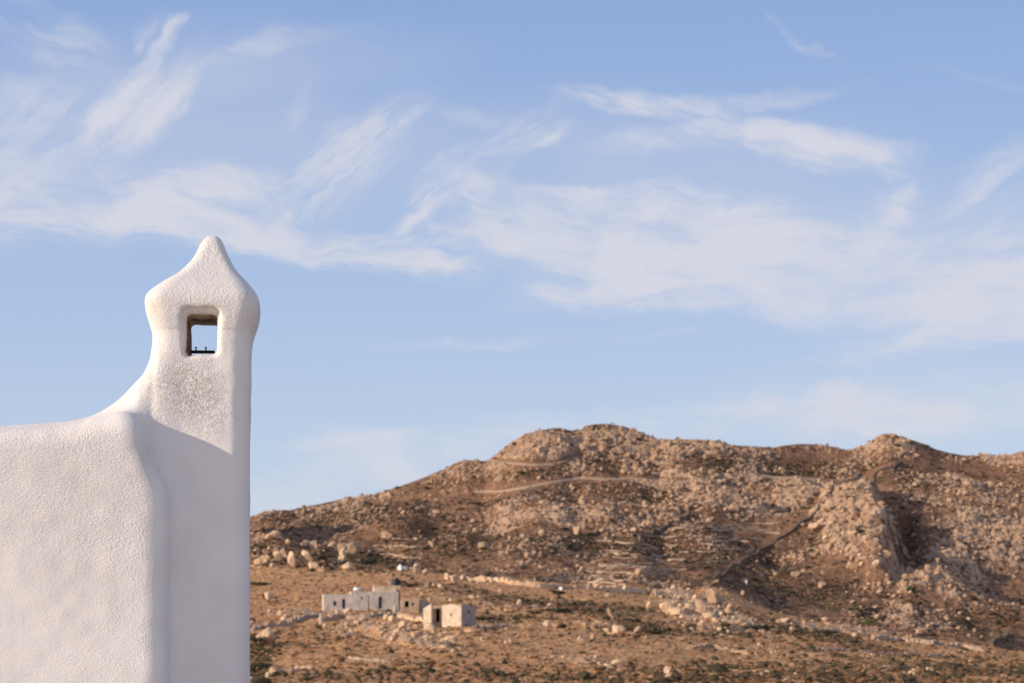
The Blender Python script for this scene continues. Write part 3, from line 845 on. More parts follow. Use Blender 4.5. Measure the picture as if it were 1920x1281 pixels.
def build_bounce_terrace():  # added, unseen: pale slab that throws warm light up onto the shaded plaster
    m, t, b = principled('bounce_white_concrete', None, .9, .15)
    p = geo_pos(t)
    t.put(b.inputs['Base Color'], t.mix(t.ramp(t.noise(p, .8, 5, .65), .3, .7), col(.78, .68, .57), col(.84, .75, .65)))
    bm = bmesh.new()
    add_box(bm, -16, 13, -14, 14.1, -1.95, -1.65, bev=.02)
    add_box(bm, -15.7, 12.7, -13.7, 13.8, -6.5, -1.952)
    tag(link('terrace', bm_mesh('terrace', bm), m), kind='structure')


build_bounce_terrace()


# ------------------------------------------------------------------ materials of the far things
def rock_material(name, c1, c2, c3):
    m, t, b = principled(name, None, .93, .12)
    p = geo_pos(t)
    c = t.mix(t.ramp(t.noise(p, .35, 5, .65), .3, .7), col(*c1), col(*c2))
    c = t.mix(t.ramp(t.noise(p, 1.3, 5, .65), .5, .72, 0, .65), c, col(*c3))
    t.put(b.inputs['Base Color'], c)
    bp = t.n('ShaderNodeBump'); bp.inputs['Distance'].default_value = .5; bp.inputs['Strength'].default_value = .8
    t.put(bp.inputs['Height'], t.noise(p, 1.6, 5, .7)); t.put(b.inputs['Normal'], bp.outputs[0])
    return m


ROCK = rock_material('granite', (.41, .265, .175), (.56, .375, .245), (.20, .13, .088))
ROCK_WARM = rock_material('warm_granite', (.64, .42, .26), (.78, .56, .37), (.33, .205, .13))
WALLSTONE = rock_material('wall_stone', (.36, .27, .20), (.58, .42, .30), (.16, .115, .085))
DARKWALL = rock_material('shade_darkened_wall_stone', (.10, .075, .060), (.20, .145, .11), (.05, .04, .035))  # shade on the walls' near face is put into this darker stone


def wall_paint(name, a, b_, stain, scale=1.0):
    m, t, b = principled(name, None, .92, .12)
    p = geo_pos(t)
    c = t.mix(t.ramp(t.noise(p, .8 * scale, 5, .65), .3, .7), col(*a), col(*b_))
    c = t.mix(t.ramp(t.noise(t.vm('MULTIPLY', p, (1, 1, .35)), 1.7 * scale, 5, .7), .46, .70, 0, .8), c, col(*stain))
    t.put(b.inputs['Base Color'], c)
    bp = t.n('ShaderNodeBump'); bp.inputs['Distance'].default_value = .1
    t.put(bp.inputs['Height'], t.noise(p, 4, 4, .6)); t.put(b.inputs['Normal'], bp.outputs[0])
    return m


OLDWHITE = wall_paint('weathered_whitewash', (.52, .445, .385), (.68, .59, .52), (.34, .25, .185))
OCHRE = wall_paint('bare_ochre_masonry', (.48, .33, .21), (.62, .45, .30), (.30, .20, .13))
CREAM = wall_paint('cream_plaster', (.56, .445, .33), (.70, .58, .45), (.38, .27, .18))
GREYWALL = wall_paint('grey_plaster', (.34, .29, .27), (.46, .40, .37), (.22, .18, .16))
BLUE = principled('blue_paint', (.035, .075, .16), .6, .3)[0]
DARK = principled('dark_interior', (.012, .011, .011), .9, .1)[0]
WHITE = principled('white_paint', (.86, .86, .84), .5, .4)[0]
BLACK = principled('black_plastic', (.014, .014, .016), .5, .4)[0]
WOOD = principled('pole_wood', (.09, .06, .045), .9, .1)[0]
RED = principled('red_paint', (.55, .04, .03), .6, .3)[0]


# ------------------------------------------------------------------ dry stone walls
def stone_wall(pts, hgt, thick, label, mat, group=None, step=0.8, world_pts=None):
    P = world_pts or [at(c, r) for c, r in pts]
    samp = []
    for a, b in zip(P[:-1], P[1:]):
        n = max(2, int((b - a).length / step))
        for i in range(n): samp.append((a.lerp(b, i / n), (b - a)))
    samp.append((P[-1], P[-1] - P[-2]))
    org = P[len(P) // 2].copy()
    V = []; Fc = []
    hz = [zxy(s.x, s.y) for s, _ in samp]
    hz = np.convolve(np.pad(hz, 2, 'edge'), np.ones(5) / 5, 'valid')
    for i, (s, d) in enumerate(samp):
        d = Vector((d.x, d.y, 0)).normalized(); n = Vector((-d.y, d.x, 0)) * thick / 2
        g = hz[i]
        j = lambda k: random.uniform(-k, k)
        h = hgt * (random.uniform(.6, 1.2) if random.random() > .14 else random.uniform(.0, .5))
        q = Vector((s.x, s.y, 0))
        for side, z in ((-1.15, g - .9), (-.9 + j(.3), g + h + j(.12)), (.9 + j(.3), g + h + j(.12)), (1.15, g - .9)):
            p = q + n * side; V.append((p.x - org.x, p.y - org.y, z - org.z))
    for i in range(len(samp) - 1):
        for k in range(3):
            a = i * 4 + k; Fc.append((a, a + 1, a + 5, a + 4))
        a = i * 4
    Fc.append((0, 1, 2, 3)); e = (len(samp) - 1) * 4; Fc.append((e + 3, e + 2, e + 1, e))
    me = mesh_np('dry_stone_wall', V, Fc, False)
    o = link('dry_stone_wall', me, mat, None, org)
    return tag(o, label, 'stone wall', group)


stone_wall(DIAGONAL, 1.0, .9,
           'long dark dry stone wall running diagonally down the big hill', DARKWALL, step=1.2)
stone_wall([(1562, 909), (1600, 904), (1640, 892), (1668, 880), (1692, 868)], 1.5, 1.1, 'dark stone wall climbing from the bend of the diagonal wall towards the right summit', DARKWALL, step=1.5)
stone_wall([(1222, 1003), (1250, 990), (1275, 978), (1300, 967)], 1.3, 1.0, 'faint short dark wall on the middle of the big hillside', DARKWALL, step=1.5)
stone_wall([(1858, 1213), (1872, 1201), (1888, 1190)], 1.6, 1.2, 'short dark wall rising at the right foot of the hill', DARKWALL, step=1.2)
stone_wall([(836, 1087), (870, 1088), (910, 1091), (960, 1096), (1010, 1101), (1060, 1104), (1110, 1107), (1160, 1110), (1205, 1114)], 1.3, .9,
           'pale sunlit stone wall along the far edge of the field', ROCK_WARM)
stone_wall([(472, 1184), (500, 1178), (530, 1171), (562, 1164), (598, 1157)], .8, .6, 'low broken stone wall leading to the farm from the chimney side', WALLSTONE, step=.5)
stone_wall([(1636, 1200), (1690, 1203), (1740, 1208), (1800, 1214), (1846, 1222)], 1.0, .8, 'low wall at the foot of the hill below the gully', WALLSTONE)
stone_wall([(500, 1270), (525, 1262), (552, 1259), (582, 1257)], .6, .5, 'short pale stone wall in the grass at the bottom beside the chimney', ROCK_WARM, step=.4)
stone_wall([(598, 1166), (640, 1160), (690, 1158), (745, 1156)], .75, .6, 'collapsed garden wall running along the front of the farmhouse', WALLSTONE, step=.5)
stone_wall([(748, 1158), (775, 1163), (806, 1171)], .8, .6, 'short tumbled wall linking the ochre ruin to the barn', ROCK_WARM, step=.5)
stone_wall([(886, 1178), (915, 1180), (950, 1174)], .5, .5, 'low broken wall leading right from the corner of the barn', WALLSTONE, step=.5)
stone_wall([(1500, 1218), (1600, 1223), (1700, 1229), (1790, 1232)], .45, .5, 'thin straight low wall crossing the right side of the field', WALLSTONE, step=.6)
stone_wall([(640, 1236), (690, 1240), (735, 1244)], .35, .6, 'low crumbling wall crossing the grass below the farm', WALLSTONE, step=.5)
stone_wall([(1290, 1217), (1330, 1213), (1375, 1222), (1420, 1228)], .6, .6, 'low stone wall in the field under the large rock outcrop', ROCK, step=.5)
ter = []
for k in range(30):
    r0 = 984 + k * 3.7 + random.uniform(-2, 2)
    right = 1520 - (r0 - 984) * 2.0
    c1 = right - random.uniform(10, 190); c0 = c1 - random.uniform(60, 190)
    ter.append((c0, c1, r0))
for i, (c0, c1, r0) in enumerate(ter):
    n = max(4, int((c1 - c0) // 26))
    pts = [(c0 + (c1 - c0) * k / n, r0 + 3.5 * math.sin(i + k * .7) + (k / n - .5) * random.uniform(-6, 6)) for k in range(n + 1)]
    stone_wall(pts, random.uniform(.3, .55), .6, 'low terrace wall among the stacked terraces left of the diagonal dark wall', WALLSTONE, 'terrace walls on the big hill', step=1.6)
for i, (c0, c1, r0) in enumerate([(650, 720, 1036), (640, 760, 1044), (700, 800, 1026), (735, 850, 1012), (690, 790, 1051)]):
    n = 5
    pts = [(c0 + (c1 - c0) * k / n, r0 + 2.5 * math.sin(i * 2 + k) - 4 * k / n) for k in range(n + 1)]
    stone_wall(pts, random.uniform(.35, .6), .6, 'low terrace wall on the slope just above the tiny white chapel', WALLSTONE, 'terrace walls above the chapel', step=1.4)


# ------------------------------------------------------------------ boulders
def boulder_mesh(seed, sub=3):
    rg = random.Random(seed)
    bm = bmesh.new(); bmesh.ops.create_icosphere(bm, subdivisions=sub, radius=1)
    planes = []
    for _ in range(rg.randint(9, 14)):
        n = Vector((rg.gauss(0, 1), rg.gauss(0, 1), rg.gauss(0, .8))).normalized(); planes.append((n, rg.uniform(.42, .82)))
    off = Vector((rg.uniform(0, 50), rg.uniform(0, 50), rg.uniform(0, 50)))
    from mathutils import noise as mn
    for v in bm.verts:
        p = v.co.copy()
        for n, d in planes:
            k = p.dot(n) - d
            if k > 0: p -= n * k * .97
        p *= 1 + .16 * mn.noise(p * 1.7 + off) + .07 * mn.noise(p * 4.2 + off)
        v.co = p
    me = bpy.data.meshes.new('boulder'); bm.to_mesh(me); bm.free()
    for q in me.polygons: q.use_smooth = False
    co = np.empty(len(me.vertices) * 3, np.float32); me.vertices.foreach_get('co', co)
    co = co.reshape(-1, 3); lo, hi = co.min(0), co.max(0); co = (co - (lo + hi) / 2) / ((hi - lo) / 2)
    me.vertices.foreach_set('co', co.ravel()); me.update()
    return me


BM = [boulder_mesh(i) for i in range(12)]
for me in BM: me.materials.append(ROCK)
BMW = [boulder_mesh(40 + i) for i in range(10)]
for me in BMW: me.materials.append(ROCK_WARM)


def boulder(c, base, wpx, hpx, tilt, label, group=None, warm=False, depth=None, k=None, ymin=0, p=None, sink=.12):
    p = p or at(c, base, ymin)
    m = p.y / K
    ms = BMW if warm else BM
    o = bpy.data.objects.new('boulder', ms[random.randrange(len(ms)) if k is None else k % len(ms)]); C.objects.link(o)
    hz = hpx * m / 2; wx = wpx * m / 2
    o.scale = (wx, (depth or .9) * max(wx, .45 * hz), hz)
    o.rotation_euler = (random.uniform(-.1, .1), R(tilt), random.uniform(-.25, .25) if abs(tilt) > 5 else random.uniform(0, 6.28) if abs(wpx - hpx) < 5 else random.uniform(-.4, .4))
    o.location = (p.x, p.y + (depth or .9) * wx * .5, p.z + hz * (1 - sink * 2))
    return tag(o, label, 'boulder', group)


LM = [  # column, base row, width, height, tilt, label, warm
    (515, 1012, 17, 17, 0, 'round brown boulder standing alone on top of the left ridge beside the chimney', True),
    (502, 1013, 9, 11, 0, 'small pointed rock just left of the round boulder on the left ridge', True),
    (540, 1022, 8, 11, 0, 'small upright rock right of the round boulder on the left ridge', True),
    (530, 1046, 10, 17, -12, 'tall upright pale rock in the middle of the leaning rocks near the chimney', True),
    (521, 1052, 13, 19, -18, 'leaning rock left of the tall upright one near the chimney', True),
    (547, 1063, 14, 27, -24, 'large bright slab leaning left among the rocks near the chimney', True),
    (484, 1062, 15, 17, 10, 'broad bright rock nearest to the chimney edge in the leaning group', True),
    (494, 1054, 13, 11, 30, 'flat topped rock behind the broad one next to the chimney edge', True),
    (501, 1050, 10, 10, 0, 'small rock between the chimney edge and the leaning slabs', True),
    (510, 1064, 8, 8, 0, 'little rock in front of the leaning rocks near the chimney', True),
    (577, 1056, 11, 26, -38, 'long slab tilted steeply left of the dark hollow', True),
    (569, 1063, 9, 22, -34, 'thin darker slab tilted beside the long steep slab', False),
    (588, 1068, 20, 14, 22, 'wide rock at the foot of the tilted slabs', True),
    (603, 1073, 14, 8, 0, 'low bright rock at the field edge right of the tilted slabs', True),
    (573, 1026, 17, 11, 0, 'double rounded rock left of the pale block above the dark hollow', True),
    (586, 1031, 13, 17, 4, 'pale block standing above the dark hollow', True),
    (625, 1028, 18, 12, 15, 'bright wedge shaped rock at the right end of the shadowed valley', True),
    (642, 1046, 11, 17, 4, 'top stone of the stacked pillar rock between valley and farm', True),
    (640, 1055, 16, 14, 0, 'middle block of the stacked pillar rock between valley and farm', True),
    (651, 1068, 17, 14, 0, 'rounded block right under the stacked pillar rock', True),
    (645, 1036, 22, 17, 0, 'left part of the grooved grey outcrop above the stacked pillar rock', False),
    (662, 1038, 22, 20, 0, 'right part of the grooved grey outcrop above the stacked pillar rock', False),
    (726, 1009, 24, 16, 0, 'grey rock cluster standing on the slope above the chapel', False),
    (782, 1073, 18, 19, 0, 'cone shaped boulder right beside the tiny white houses', True),
    (797, 1075, 11, 10, 0, 'small rock right of the cone shaped boulder', True),
    (810, 1026, 20, 14, 0, 'pale flat boulder in the open slope above the field edge', False),
    (908, 1030, 26, 16, 0, 'wide pale boulder in the open slope left of the terraces', False),
    (1084, 1004, 20, 22, 0, 'large round boulder with shaded side in the centre of the big hill', False),
    (1189, 1000, 16, 14, 0, 'pale boulder right of the large round one on the big hill', False),
    (1117, 1102, 13, 18, 0, 'pointed boulder on the skyline of the field edge', True),
    (1146, 1106, 14, 10, 0, 'low dark boulder right of the pointed one on the field edge', False),
    (1146, 1160, 11, 24, -32, 'lone slab leaning to the left in the field below the wall', False),
    (973, 1136, 10, 14, 0, 'single small bright boulder in the scrub right of the ruin', True),
    (1217, 1141, 11, 17, 0, 'pointed pale boulder left of the large outcrop', True),
    (1089, 1203, 14, 15, -10, 'left boulder of the pair lying in the middle of the field', True),
    (1112, 1202, 13, 18, 6, 'right greyish boulder of the pair lying in the middle of the field', False),
    (1160, 1190, 28, 22, 24, 'long bright slab sloping down behind the pair of field boulders', True),
    (1195, 1188, 16, 16, 0, 'rock at the right end of the sloping slab in the field', False),
    (1253, 1264, 17, 17, 0, 'lone pale boulder in the foreground scrub at the bottom', True),
    (1473, 1282, 26, 12, 0, 'flat pale rock at the very bottom of the field', True),
    (1455, 1080, 14, 9, 0, 'left one of two pale boulders right of the diagonal wall foot', False),
    (1493, 1082, 20, 13, 0, 'large pale boulder right of the diagonal wall foot', False),
    (1541, 1102, 16, 14, 0, 'grey boulder below the pale ones right of the diagonal wall', False),
    (1547, 1166, 14, 10, 0, 'bright boulder on the dark crest in front of the gully', True),
    (1602, 1194, 11, 9, 0, 'small pink boulder at the gully foot', True),
    (1248, 1150, 24, 27, 8, 'tall bright boulder at the left end of the large outcrop', True),
    (1266, 1156, 26, 20, -10, 'broad bright boulder second from the left in the large outcrop', True),
    (1292, 1152, 24, 24, 12, 'big boulder in the middle of the large outcrop', True),
    (1316, 1150, 24, 30, 0, 'blocky boulder right of the middle of the large outcrop', False),
    (1340, 1132, 34, 34, -8, 'highest dome of the large outcrop', False),
    (1330, 1164, 30, 17, 12, 'long low rock at the front of the large outcrop', True),
    (1366, 1156, 24, 20, -14, 'rock on the right shoulder of the large outcrop', False),
    (1342, 1168, 16, 12, 0, 'bright little boulder at the foot of the large outcrop', True),
    (1390, 1172, 20, 14, 0, 'rock below the right shoulder of the large outcrop', True),
    (1472, 1168, 20, 12, 10, 'orange rock on the crest right of the large outcrop', True),
    (497, 1210, 30, 32, 0, 'large rounded rock in the grass at the edge of the chimney', True),
    (632, 958, 14, 7, 0, 'flat rock below the skyline above the left valley', False),
]
for (c, b_, w_, h_, t_, lab, warm) in LM:
    k_ = 1.22 if c < 700 else 1.0
    boulder(c, b_, w_ * k_, h_ * k_, t_, lab, warm=warm)

REG = [  # where, group, centre column and row, spreads, angle, number, mean size px, warm
    ('on the rocky summit', 'boulders on the summit', 1110, 835, 120, 20, -6, 34, 9.5, False),
    ('on the left shoulder', 'boulders on the left shoulder', 860, 900, 110, 22, 14, 26, 8.5, False),
    ('between summit and diagonal wall', 'boulders right of the summit', 1370, 905, 150, 40, -6, 48, 9.5, False),
    ('on the slope below the tracks', 'boulders below the tracks', 1090, 965, 190, 36, 0, 40, 9.5, False),
    ('of the crag left of the gully', 'blocks of the crag', 1590, 1000, 62, 46, -60, 34, 12, True),
    ('on the right hand summit', 'boulders on the right summit', 1680, 846, 50, 20, 0, 16, 9, False),
    ('on the slope right of gully', 'boulders right of the gully', 1840, 985, 80, 95, 0, 34, 10, False),
    ('tumbled round the gully foot', 'rocks round the gully foot', 1660, 1110, 120, 40, -10, 20, 9, True),
    ('in grass below the farm', 'rubble below the farm', 720, 1176, 105, 13, -6, 38, 8.5, True),
    ('on the bank behind the ruins', 'rocks behind the ruins', 850, 1122, 90, 14, -8, 20, 8, True),
]
for (lab, grp, cx, cy, sa, sb, an, n, sz, warm) in REG:
    made = []
    for _ in range(n):
        for _try in range(30):
            u, v = random.gauss(0, .62) * sa, random.gauss(0, .62) * sb
            c = cx + u * math.cos(R(an)) + v * math.sin(R(an)); r = cy - u * math.sin(R(an)) + v * math.cos(R(an))
            if 476 < c < 1912 and r > float(b_row(c)) + 6 and not (grp.startswith('rubble') and 600 < c < 895 and r < 1168) and not (grp.startswith('rocks behind') and (r > 1124 or c < 760)):
                break
        s_ = .78 * sz * random.lognormvariate(0, .36)
        bw, bh = s_ * random.uniform(.8, 1.5), s_ * random.uniform(.6, 1.15)
        look = 'wide low' if bw > 1.45 * bh else 'tall narrow' if bh > 1.05 * bw else 'blocky'
        made.append([boulder(c, r + s_ * .35, bw, bh, random.uniform(-18, 18), 'rock', grp, warm, sink=.2), look, bw * bh, c, r])
    q3 = sorted(m_[2] for m_ in made)
    for o, look, ar, c, r in made:
        size = 'large' if ar > q3[int(n * .75)] else 'small' if ar < q3[int(n * .3)] else 'middle sized'
        hor = 'left' if c < cx - .35 * sa else 'right' if c > cx + .35 * sa else 'middle'
        ver = 'upper' if r < cy else 'lower'
        o['label'] = f"{size} {look} {'pale' if warm else 'grey brown'} rock {lab}, {ver} {hor} part"


def scatter(name, tmpl, idx, size, mat, squash=(1, 1, 1), sink=.25, seed=1):
    """many small copies of a few templates as one mesh"""
    rg = np.random.default_rng(seed)
    P = np.stack([XX.ravel()[idx], YY.ravel()[idx], ZZ.ravel()[idx]], 1)
    n = len(idx)
    Vs, Fs, base = [], [], 0
    pick = rg.integers(0, len(tmpl), n)
    for k, (tv, tf) in enumerate(tmpl):
        sel = np.where(pick == k)[0]
        if not len(sel): continue
        a = rg.uniform(0, 6.283, len(sel)); ca, sa = np.cos(a), np.sin(a)
        s = size[sel][:, None] * np.array(squash) * rg.uniform(.75, 1.3, (len(sel), 3))
        v = tv[None] * s[:, None, :]
        x = v[..., 0] * ca[:, None] - v[..., 1] * sa[:, None]; y = v[..., 0] * sa[:, None] + v[..., 1] * ca[:, None]
        W_ = np.stack([x, y, v[..., 2]], -1) + P[sel][:, None, :]
        W_[..., 2] += (s[:, 2] * (1 - 2 * sink))[:, None]
        Vs.append(W_.reshape(-1, 3)); Fs.append((tf[None] + (np.arange(len(sel)) * len(tv))[:, None, None] + base).reshape(-1, 3)); base += len(sel) * len(tv)
    return tag(link(name, mesh_np(name, np.concatenate(Vs), np.concatenate(Fs), False), mat), kind='stuff')


def template(seed, sub, spiky=False):
    me = boulder_mesh(seed, sub)
    v = np.array([tuple(q.co) for q in me.vertices]); f = np.array([tuple(q.vertices) for q in me.polygons])
    if spiky:
        r2 = np.random.default_rng(seed); v = v * r2.uniform(.62, 1.25, (len(v), 1)) ; v[:, 2] = np.where(v[:, 2] < -.3, -.3, v[:, 2])
    bpy.data.meshes.remove(me)
    return v, f


jj = np.arange(len(Ys))[None, :]; ii_ = np.arange(len(cols))[:, None]
vis = (PR_ <= VIS + 1.5) & (CC > 130) & (CC < 2060) & (YY > 290)
area = (np.gradient(cols)[:, None] / K * YY) * np.gradient(Ys)[None, :]        # ground area each vertex stands for
skyl = ISB & (RB < b_row(CC) + 2)


def choose(weight, n, seed):
    w = (weight * vis * area * ~skyl).ravel(); w = w / w.sum()
    return np.random.default_rng(seed).choice(w.size, n, replace=False, p=w)


T1 = [template(100 + i, 2) for i in range(8)]          # 80 triangles
T0 = [template(120 + i, 1) for i in range(8)]          # 20 triangles
TS = [template(140 + i, 2, True) for i in range(6)]
TS0 = [template(150 + i, 1, True) for i in range(6)]
lg = lambda n, m, s, seed: (m * np.random.default_rng(seed).lognormal(0, s, n)).astype(float)

i1 = choose(np.where(ISB, BARE ** 1.3 + .006, 0), 2000, 1); scatter('hill_rocks', T1, i1, lg(2000, .66, .35, 2), ROCK, (1, .9, .85), .2, 3)
i2 = choose(np.where(ISB, (BARE ** 1.3 + .02) * (1 - TRK), 0), 7500, 4); scatter('hill_stones', T0, i2, lg(7500, .30, .35, 5), ROCK, (1, 1, .8), .2, 6)
i3 = choose(np.where(~ISB, BARE ** 1.2 + .003, 0) / (YY / 400) ** 2, 1000, 7); scatter('field_rocks', T1, i3, lg(1000, .25, .5, 8), ROCK_WARM, (1, .9, .8), .2, 9)
SCRUBM = []
for nm, a, b_ in (('olive_scrub', (.060, .050, .030), (.105, .078, .046)), ('brown_scrub', (.16, .088, .047), (.26, .145, .078)), ('straw_tufts', (.36, .205, .11), (.52, .325, .185))):
    m, t, b = principled(nm, None, .95, .05)
    t.put(b.inputs['Base Color'], t.mix(t.ramp(t.noise(geo_pos(t), .9, 4, .6), .3, .7), col(*a), col(*b_)))
    SCRUBM.append(m)
nearW = 1 / (YY / 400) ** 2
i4 = choose(np.where(ISB, (SCRUB + .10) * (1 - TRK), 0), 8500, 10); scatter('hill_scrub', TS0, i4, lg(8500, .50, .35, 11), SCRUBM[0], (1.1, 1.1, .5), .25, 12)
i5 = choose(np.where(~ISB, SCRUB ** 1.3 + .02, 0) * nearW, 5500, 13); scatter('field_scrub', TS0, i5, lg(5500, .24, .5, 14), SCRUBM[0], (1.1, 1.1, .7), .2, 15)
i6 = choose(np.where(~ISB, SCRUB * .7 + .12, 0) * nearW, 9000, 16); scatter('brown_heather', TS0, i6, lg(9000, .22, .4, 17), SCRUBM[1], (1.1, 1.1, .65), .2, 18)
i7 = choose(np.where(~ISB, 1 - SCRUB * .6, 0) * nearW, 9000, 19); scatter('dry_grass', TS0, i7, lg(9000, .20, .4, 20), SCRUBM[2], (1.5, 1.5, .45), .25, 21)
CREAMDIRT = wall_paint('flaking_ochre_wash', (.62, .47, .32), (.76, .60, .43), (.40, .27, .18))


# ------------------------------------------------------------------ farm, ruins and small things
def panel(bm, w, h, t, holes=(), jit=0.0, x0=0.0, y0=0.0, z0=0.0, top=None):
    """wall in the local x-z plane with openings (x0, x1, z0, z1); top(x) gives an uneven upper edge"""
    xs = sorted({0, w, *[a for q in holes for a in q[:2]]}); zs = sorted({0, h, *[a for q in holes for a in q[2:]]})
    X = [xs[0]]
    for a in xs[1:]:
        n = max(1, int((a - X[-1]) / 1.2)) if top else 1
        b0 = X[-1]
        for i in range(1, n + 1): X.append(b0 + (a - b0) * i / n)
    V = {}
    def v(i, k, s):
        if (i, k, s) not in V:
            z = zs[k]
            if top and k == len(zs) - 1: z = top(X[i])
            V[i, k, s] = bm.verts.new((x0 + X[i] + random.uniform(-jit, jit) * (0 < i < len(X) - 1), y0 + s * t, z0 + z))
        return V[i, k, s]
    solid = lambda i, k: 0 <= i < len(X) - 1 and 0 <= k < len(zs) - 1 and not any(q[0] - 1e-6 <= (X[i] + X[i + 1]) / 2 <= q[1] + 1e-6 and q[2] - 1e-6 <= (zs[k] + zs[k + 1]) / 2 <= q[3] + 1e-6 for q in holes)
    for i in range(len(X) - 1):
        for k in range(len(zs) - 1):
            if not solid(i, k): continue
            bm.faces.new((v(i, k, 0), v(i + 1, k, 0), v(i + 1, k + 1, 0), v(i, k + 1, 0)))
            bm.faces.new((v(i, k, 1), v(i, k + 1, 1), v(i + 1, k + 1, 1), v(i + 1, k, 1)))
            if not solid(i - 1, k): bm.faces.new((v(i, k, 0), v(i, k + 1, 0), v(i, k + 1, 1), v(i, k, 1)))
            if not solid(i + 1, k): bm.faces.new((v(i + 1, k, 0), v(i + 1, k, 1), v(i + 1, k + 1, 1), v(i + 1, k + 1, 0)))
            if not solid(i, k - 1): bm.faces.new((v(i, k, 0), v(i, k, 1), v(i + 1, k, 1), v(i + 1, k, 0)))
            if not solid(i, k + 1): bm.faces.new((v(i, k + 1, 0), v(i + 1, k + 1, 0), v(i + 1, k + 1, 1), v(i, k + 1, 1)))


def bx(name, parent, mat, *dims, bev=0.0, jit=0.0):
    bm = bmesh.new(); add_box(bm, *dims, bev=bev, jit=jit)
    return link(name, bm_mesh(name, bm), mat, parent)


def farm():
    p = at(607, 1147); m = p.y / K
    g = p.z - .1
    W1, W2 = 51 * m, 88 * m                    # two adjoining blocks
    Z = lambda row: (HORIZON - row) * m - g      # height above the base of something seen at that row on the facade
    t = thing('farmhouse', 'long low whitewashed farmhouse with two blue doors and a stone upper parapet', 'house', (p.x, p.y, g), R(-0))
    t.rotation_euler = (0, 0, R(8))
    cs = 1 / math.cos(R(8))
    W1 *= cs; W2 *= cs
    h1, h2 = Z(1114.5), Z(1109.5)
    px = lambda c: (c - 607) * m * cs
    # lower left block
    bm = bmesh.new()
    w_ = (px(625), px(630.5), Z(1136), Z(1127.5)); d_ = (px(641), px(647.5), Z(1141), Z(1123.5))
    panel(bm, W1, h1 + 1.5, .4, [(w_[0], w_[1], w_[2] + 1.5, w_[3] + 1.5), (d_[0], d_[1], d_[2] + 1.5, d_[3] + 1.5)], z0=-1.5)
    add_box(bm, 0, .4, .403, 5.2, -1.5, h1); add_box(bm, 0.4, W1, 4.8, 5.2, -1.5, h1)
    link('wall', bm_mesh('wall', bm), OLDWHITE, t)
    bx('roof', t, OLDWHITE, .02, W1 - .02, .41, 4.79, h1 - .35, h1 - .12)
    bx('window', t, BLUE, w_[0], w_[1], .22, .28, w_[2], w_[3]); bx('door', t, BLUE, d_[0], d_[1], .20, .27, d_[2], d_[3])
    # taller right block, standing slightly forward
    bm = bmesh.new()
    w2 = (px(676.3) - W1, px(679) - W1, Z(1125.5), Z(1118.5)); d2 = (px(708.8) - W1, px(715.5) - W1, Z(1141), Z(1119))
    panel(bm, W2, h2 + 1.5, .45, [(w2[0], w2[1], w2[2] + 1.5, w2[3] + 1.5), (d2[0], d2[1], d2[2] + 1.5, d2[3] + 1.5)], x0=W1, y0=-.25, z0=-1.5)
    add_box(bm, W1, W1 + .4, .2, 5.6, -1.5, h2); add_box(bm, W1 + W2 - .45, W1 + W2, .2, 5.6, -1.5, h2); add_box(bm, W1 + .4, W1 + W2 - .45, 5.2, 5.6, -1.5, h2)
    link('wall', bm_mesh('wall', bm), OLDWHITE, t)
    bx('roof', t, OLDWHITE, W1 + .41, W1 + W2 - .46, .21, 5.19, h2 - .4, h2 - .15)
    bx('window', t, DARK, W1 + w2[0], W1 + w2[1], 0, .06, w2[2], w2[3]); bx('door', t, BLUE, W1 + d2[0], W1 + d2[1], 0, .07, d2[2], d2[3])
    # bare masonry room on the roof
    bm = bmesh.new()
    panel(bm, px(743) - px(702), Z(1099) - h2 + .2, .4, top=lambda x: Z(1099.5) - h2 + .2 + .18 * math.sin(x * 2.1) , x0=px(702), y0=2.0, z0=h2 - .2)
    add_box(bm, px(702), px(702) + .4, 2.4, 5.1, h2 - .2, Z(1100)); add_box(bm, px(743) - .4, px(743), 2.4, 5.1, h2 - .2, Z(1103), jit=.06)
    tag(link('upper_wall', bm_mesh('upper_wall', bm), CREAMDIRT, t), 'bare ochre masonry of the upper room')
    bx('ledge', t, OLDWHITE, px(701), px(707), 1.9, 2.4, Z(1099.5), Z(1096.5), bev=.04)
    bm = bmesh.new(); add_box(bm, px(731), px(735.5), 2.2, 2.8, Z(1103), Z(1089), bev=.05); add_box(bm, px(730.4), px(736.1), 2.1, 2.9, Z(1089) + .003, Z(1087.6))
    link('chimney', bm_mesh('chimney', bm), GREYWALL, t)
    # things on the roof
    base = Vector((p.x, p.y, g))
    M = Matrix.Translation(base) @ Matrix.Rotation(R(8), 4, 'Z')
    q = M @ Vector((px(669.5), 1.0, h2 - .15))
    k = thing('water_tank', 'small bright white tank lying on the farmhouse roof', 'water tank', q, R(8))
    bm = bmesh.new(); add_cyl(bm, (-.66, 0, .62), .36, .36, 1.32, 14, 'X'); link('tank', bm_mesh('tank', bm, True), WHITE, k)
    bm = bmesh.new()
    for sx in (-.45, .45): add_box(bm, sx - .05, sx + .05, -.3, .3, 0, .3)
    link('stand', bm_mesh('stand', bm), GREYWALL, k)
    q = M @ Vector((px(747), 5.5, 0)); gz = zxy(q.x, q.y)
    k = thing('water_tank', 'black round water tank behind the farmhouse chimney', 'water tank', (q.x, q.y, gz), 0)
    top = (HORIZON - 1085.5) / K * q.y; bot = (HORIZON - 1098) / K * q.y; r_ = 8.2 * q.y / K
    bm = bmesh.new(); add_cyl(bm, (0, 0, bot - gz), r_, r_, top - bot - .12, 18); add_cyl(bm, (0, 0, top - .119 - gz), r_ * .96, r_ * .45, .12, 18)
    link('tank', bm_mesh('tank', bm), BLACK, k)
    bm = bmesh.new(); add_box(bm, -r_ * .9, r_ * .9, -r_ * .9, r_ * .9, -.8, bot - gz - .003); link('base', bm_mesh('base', bm), OCHRE, k)
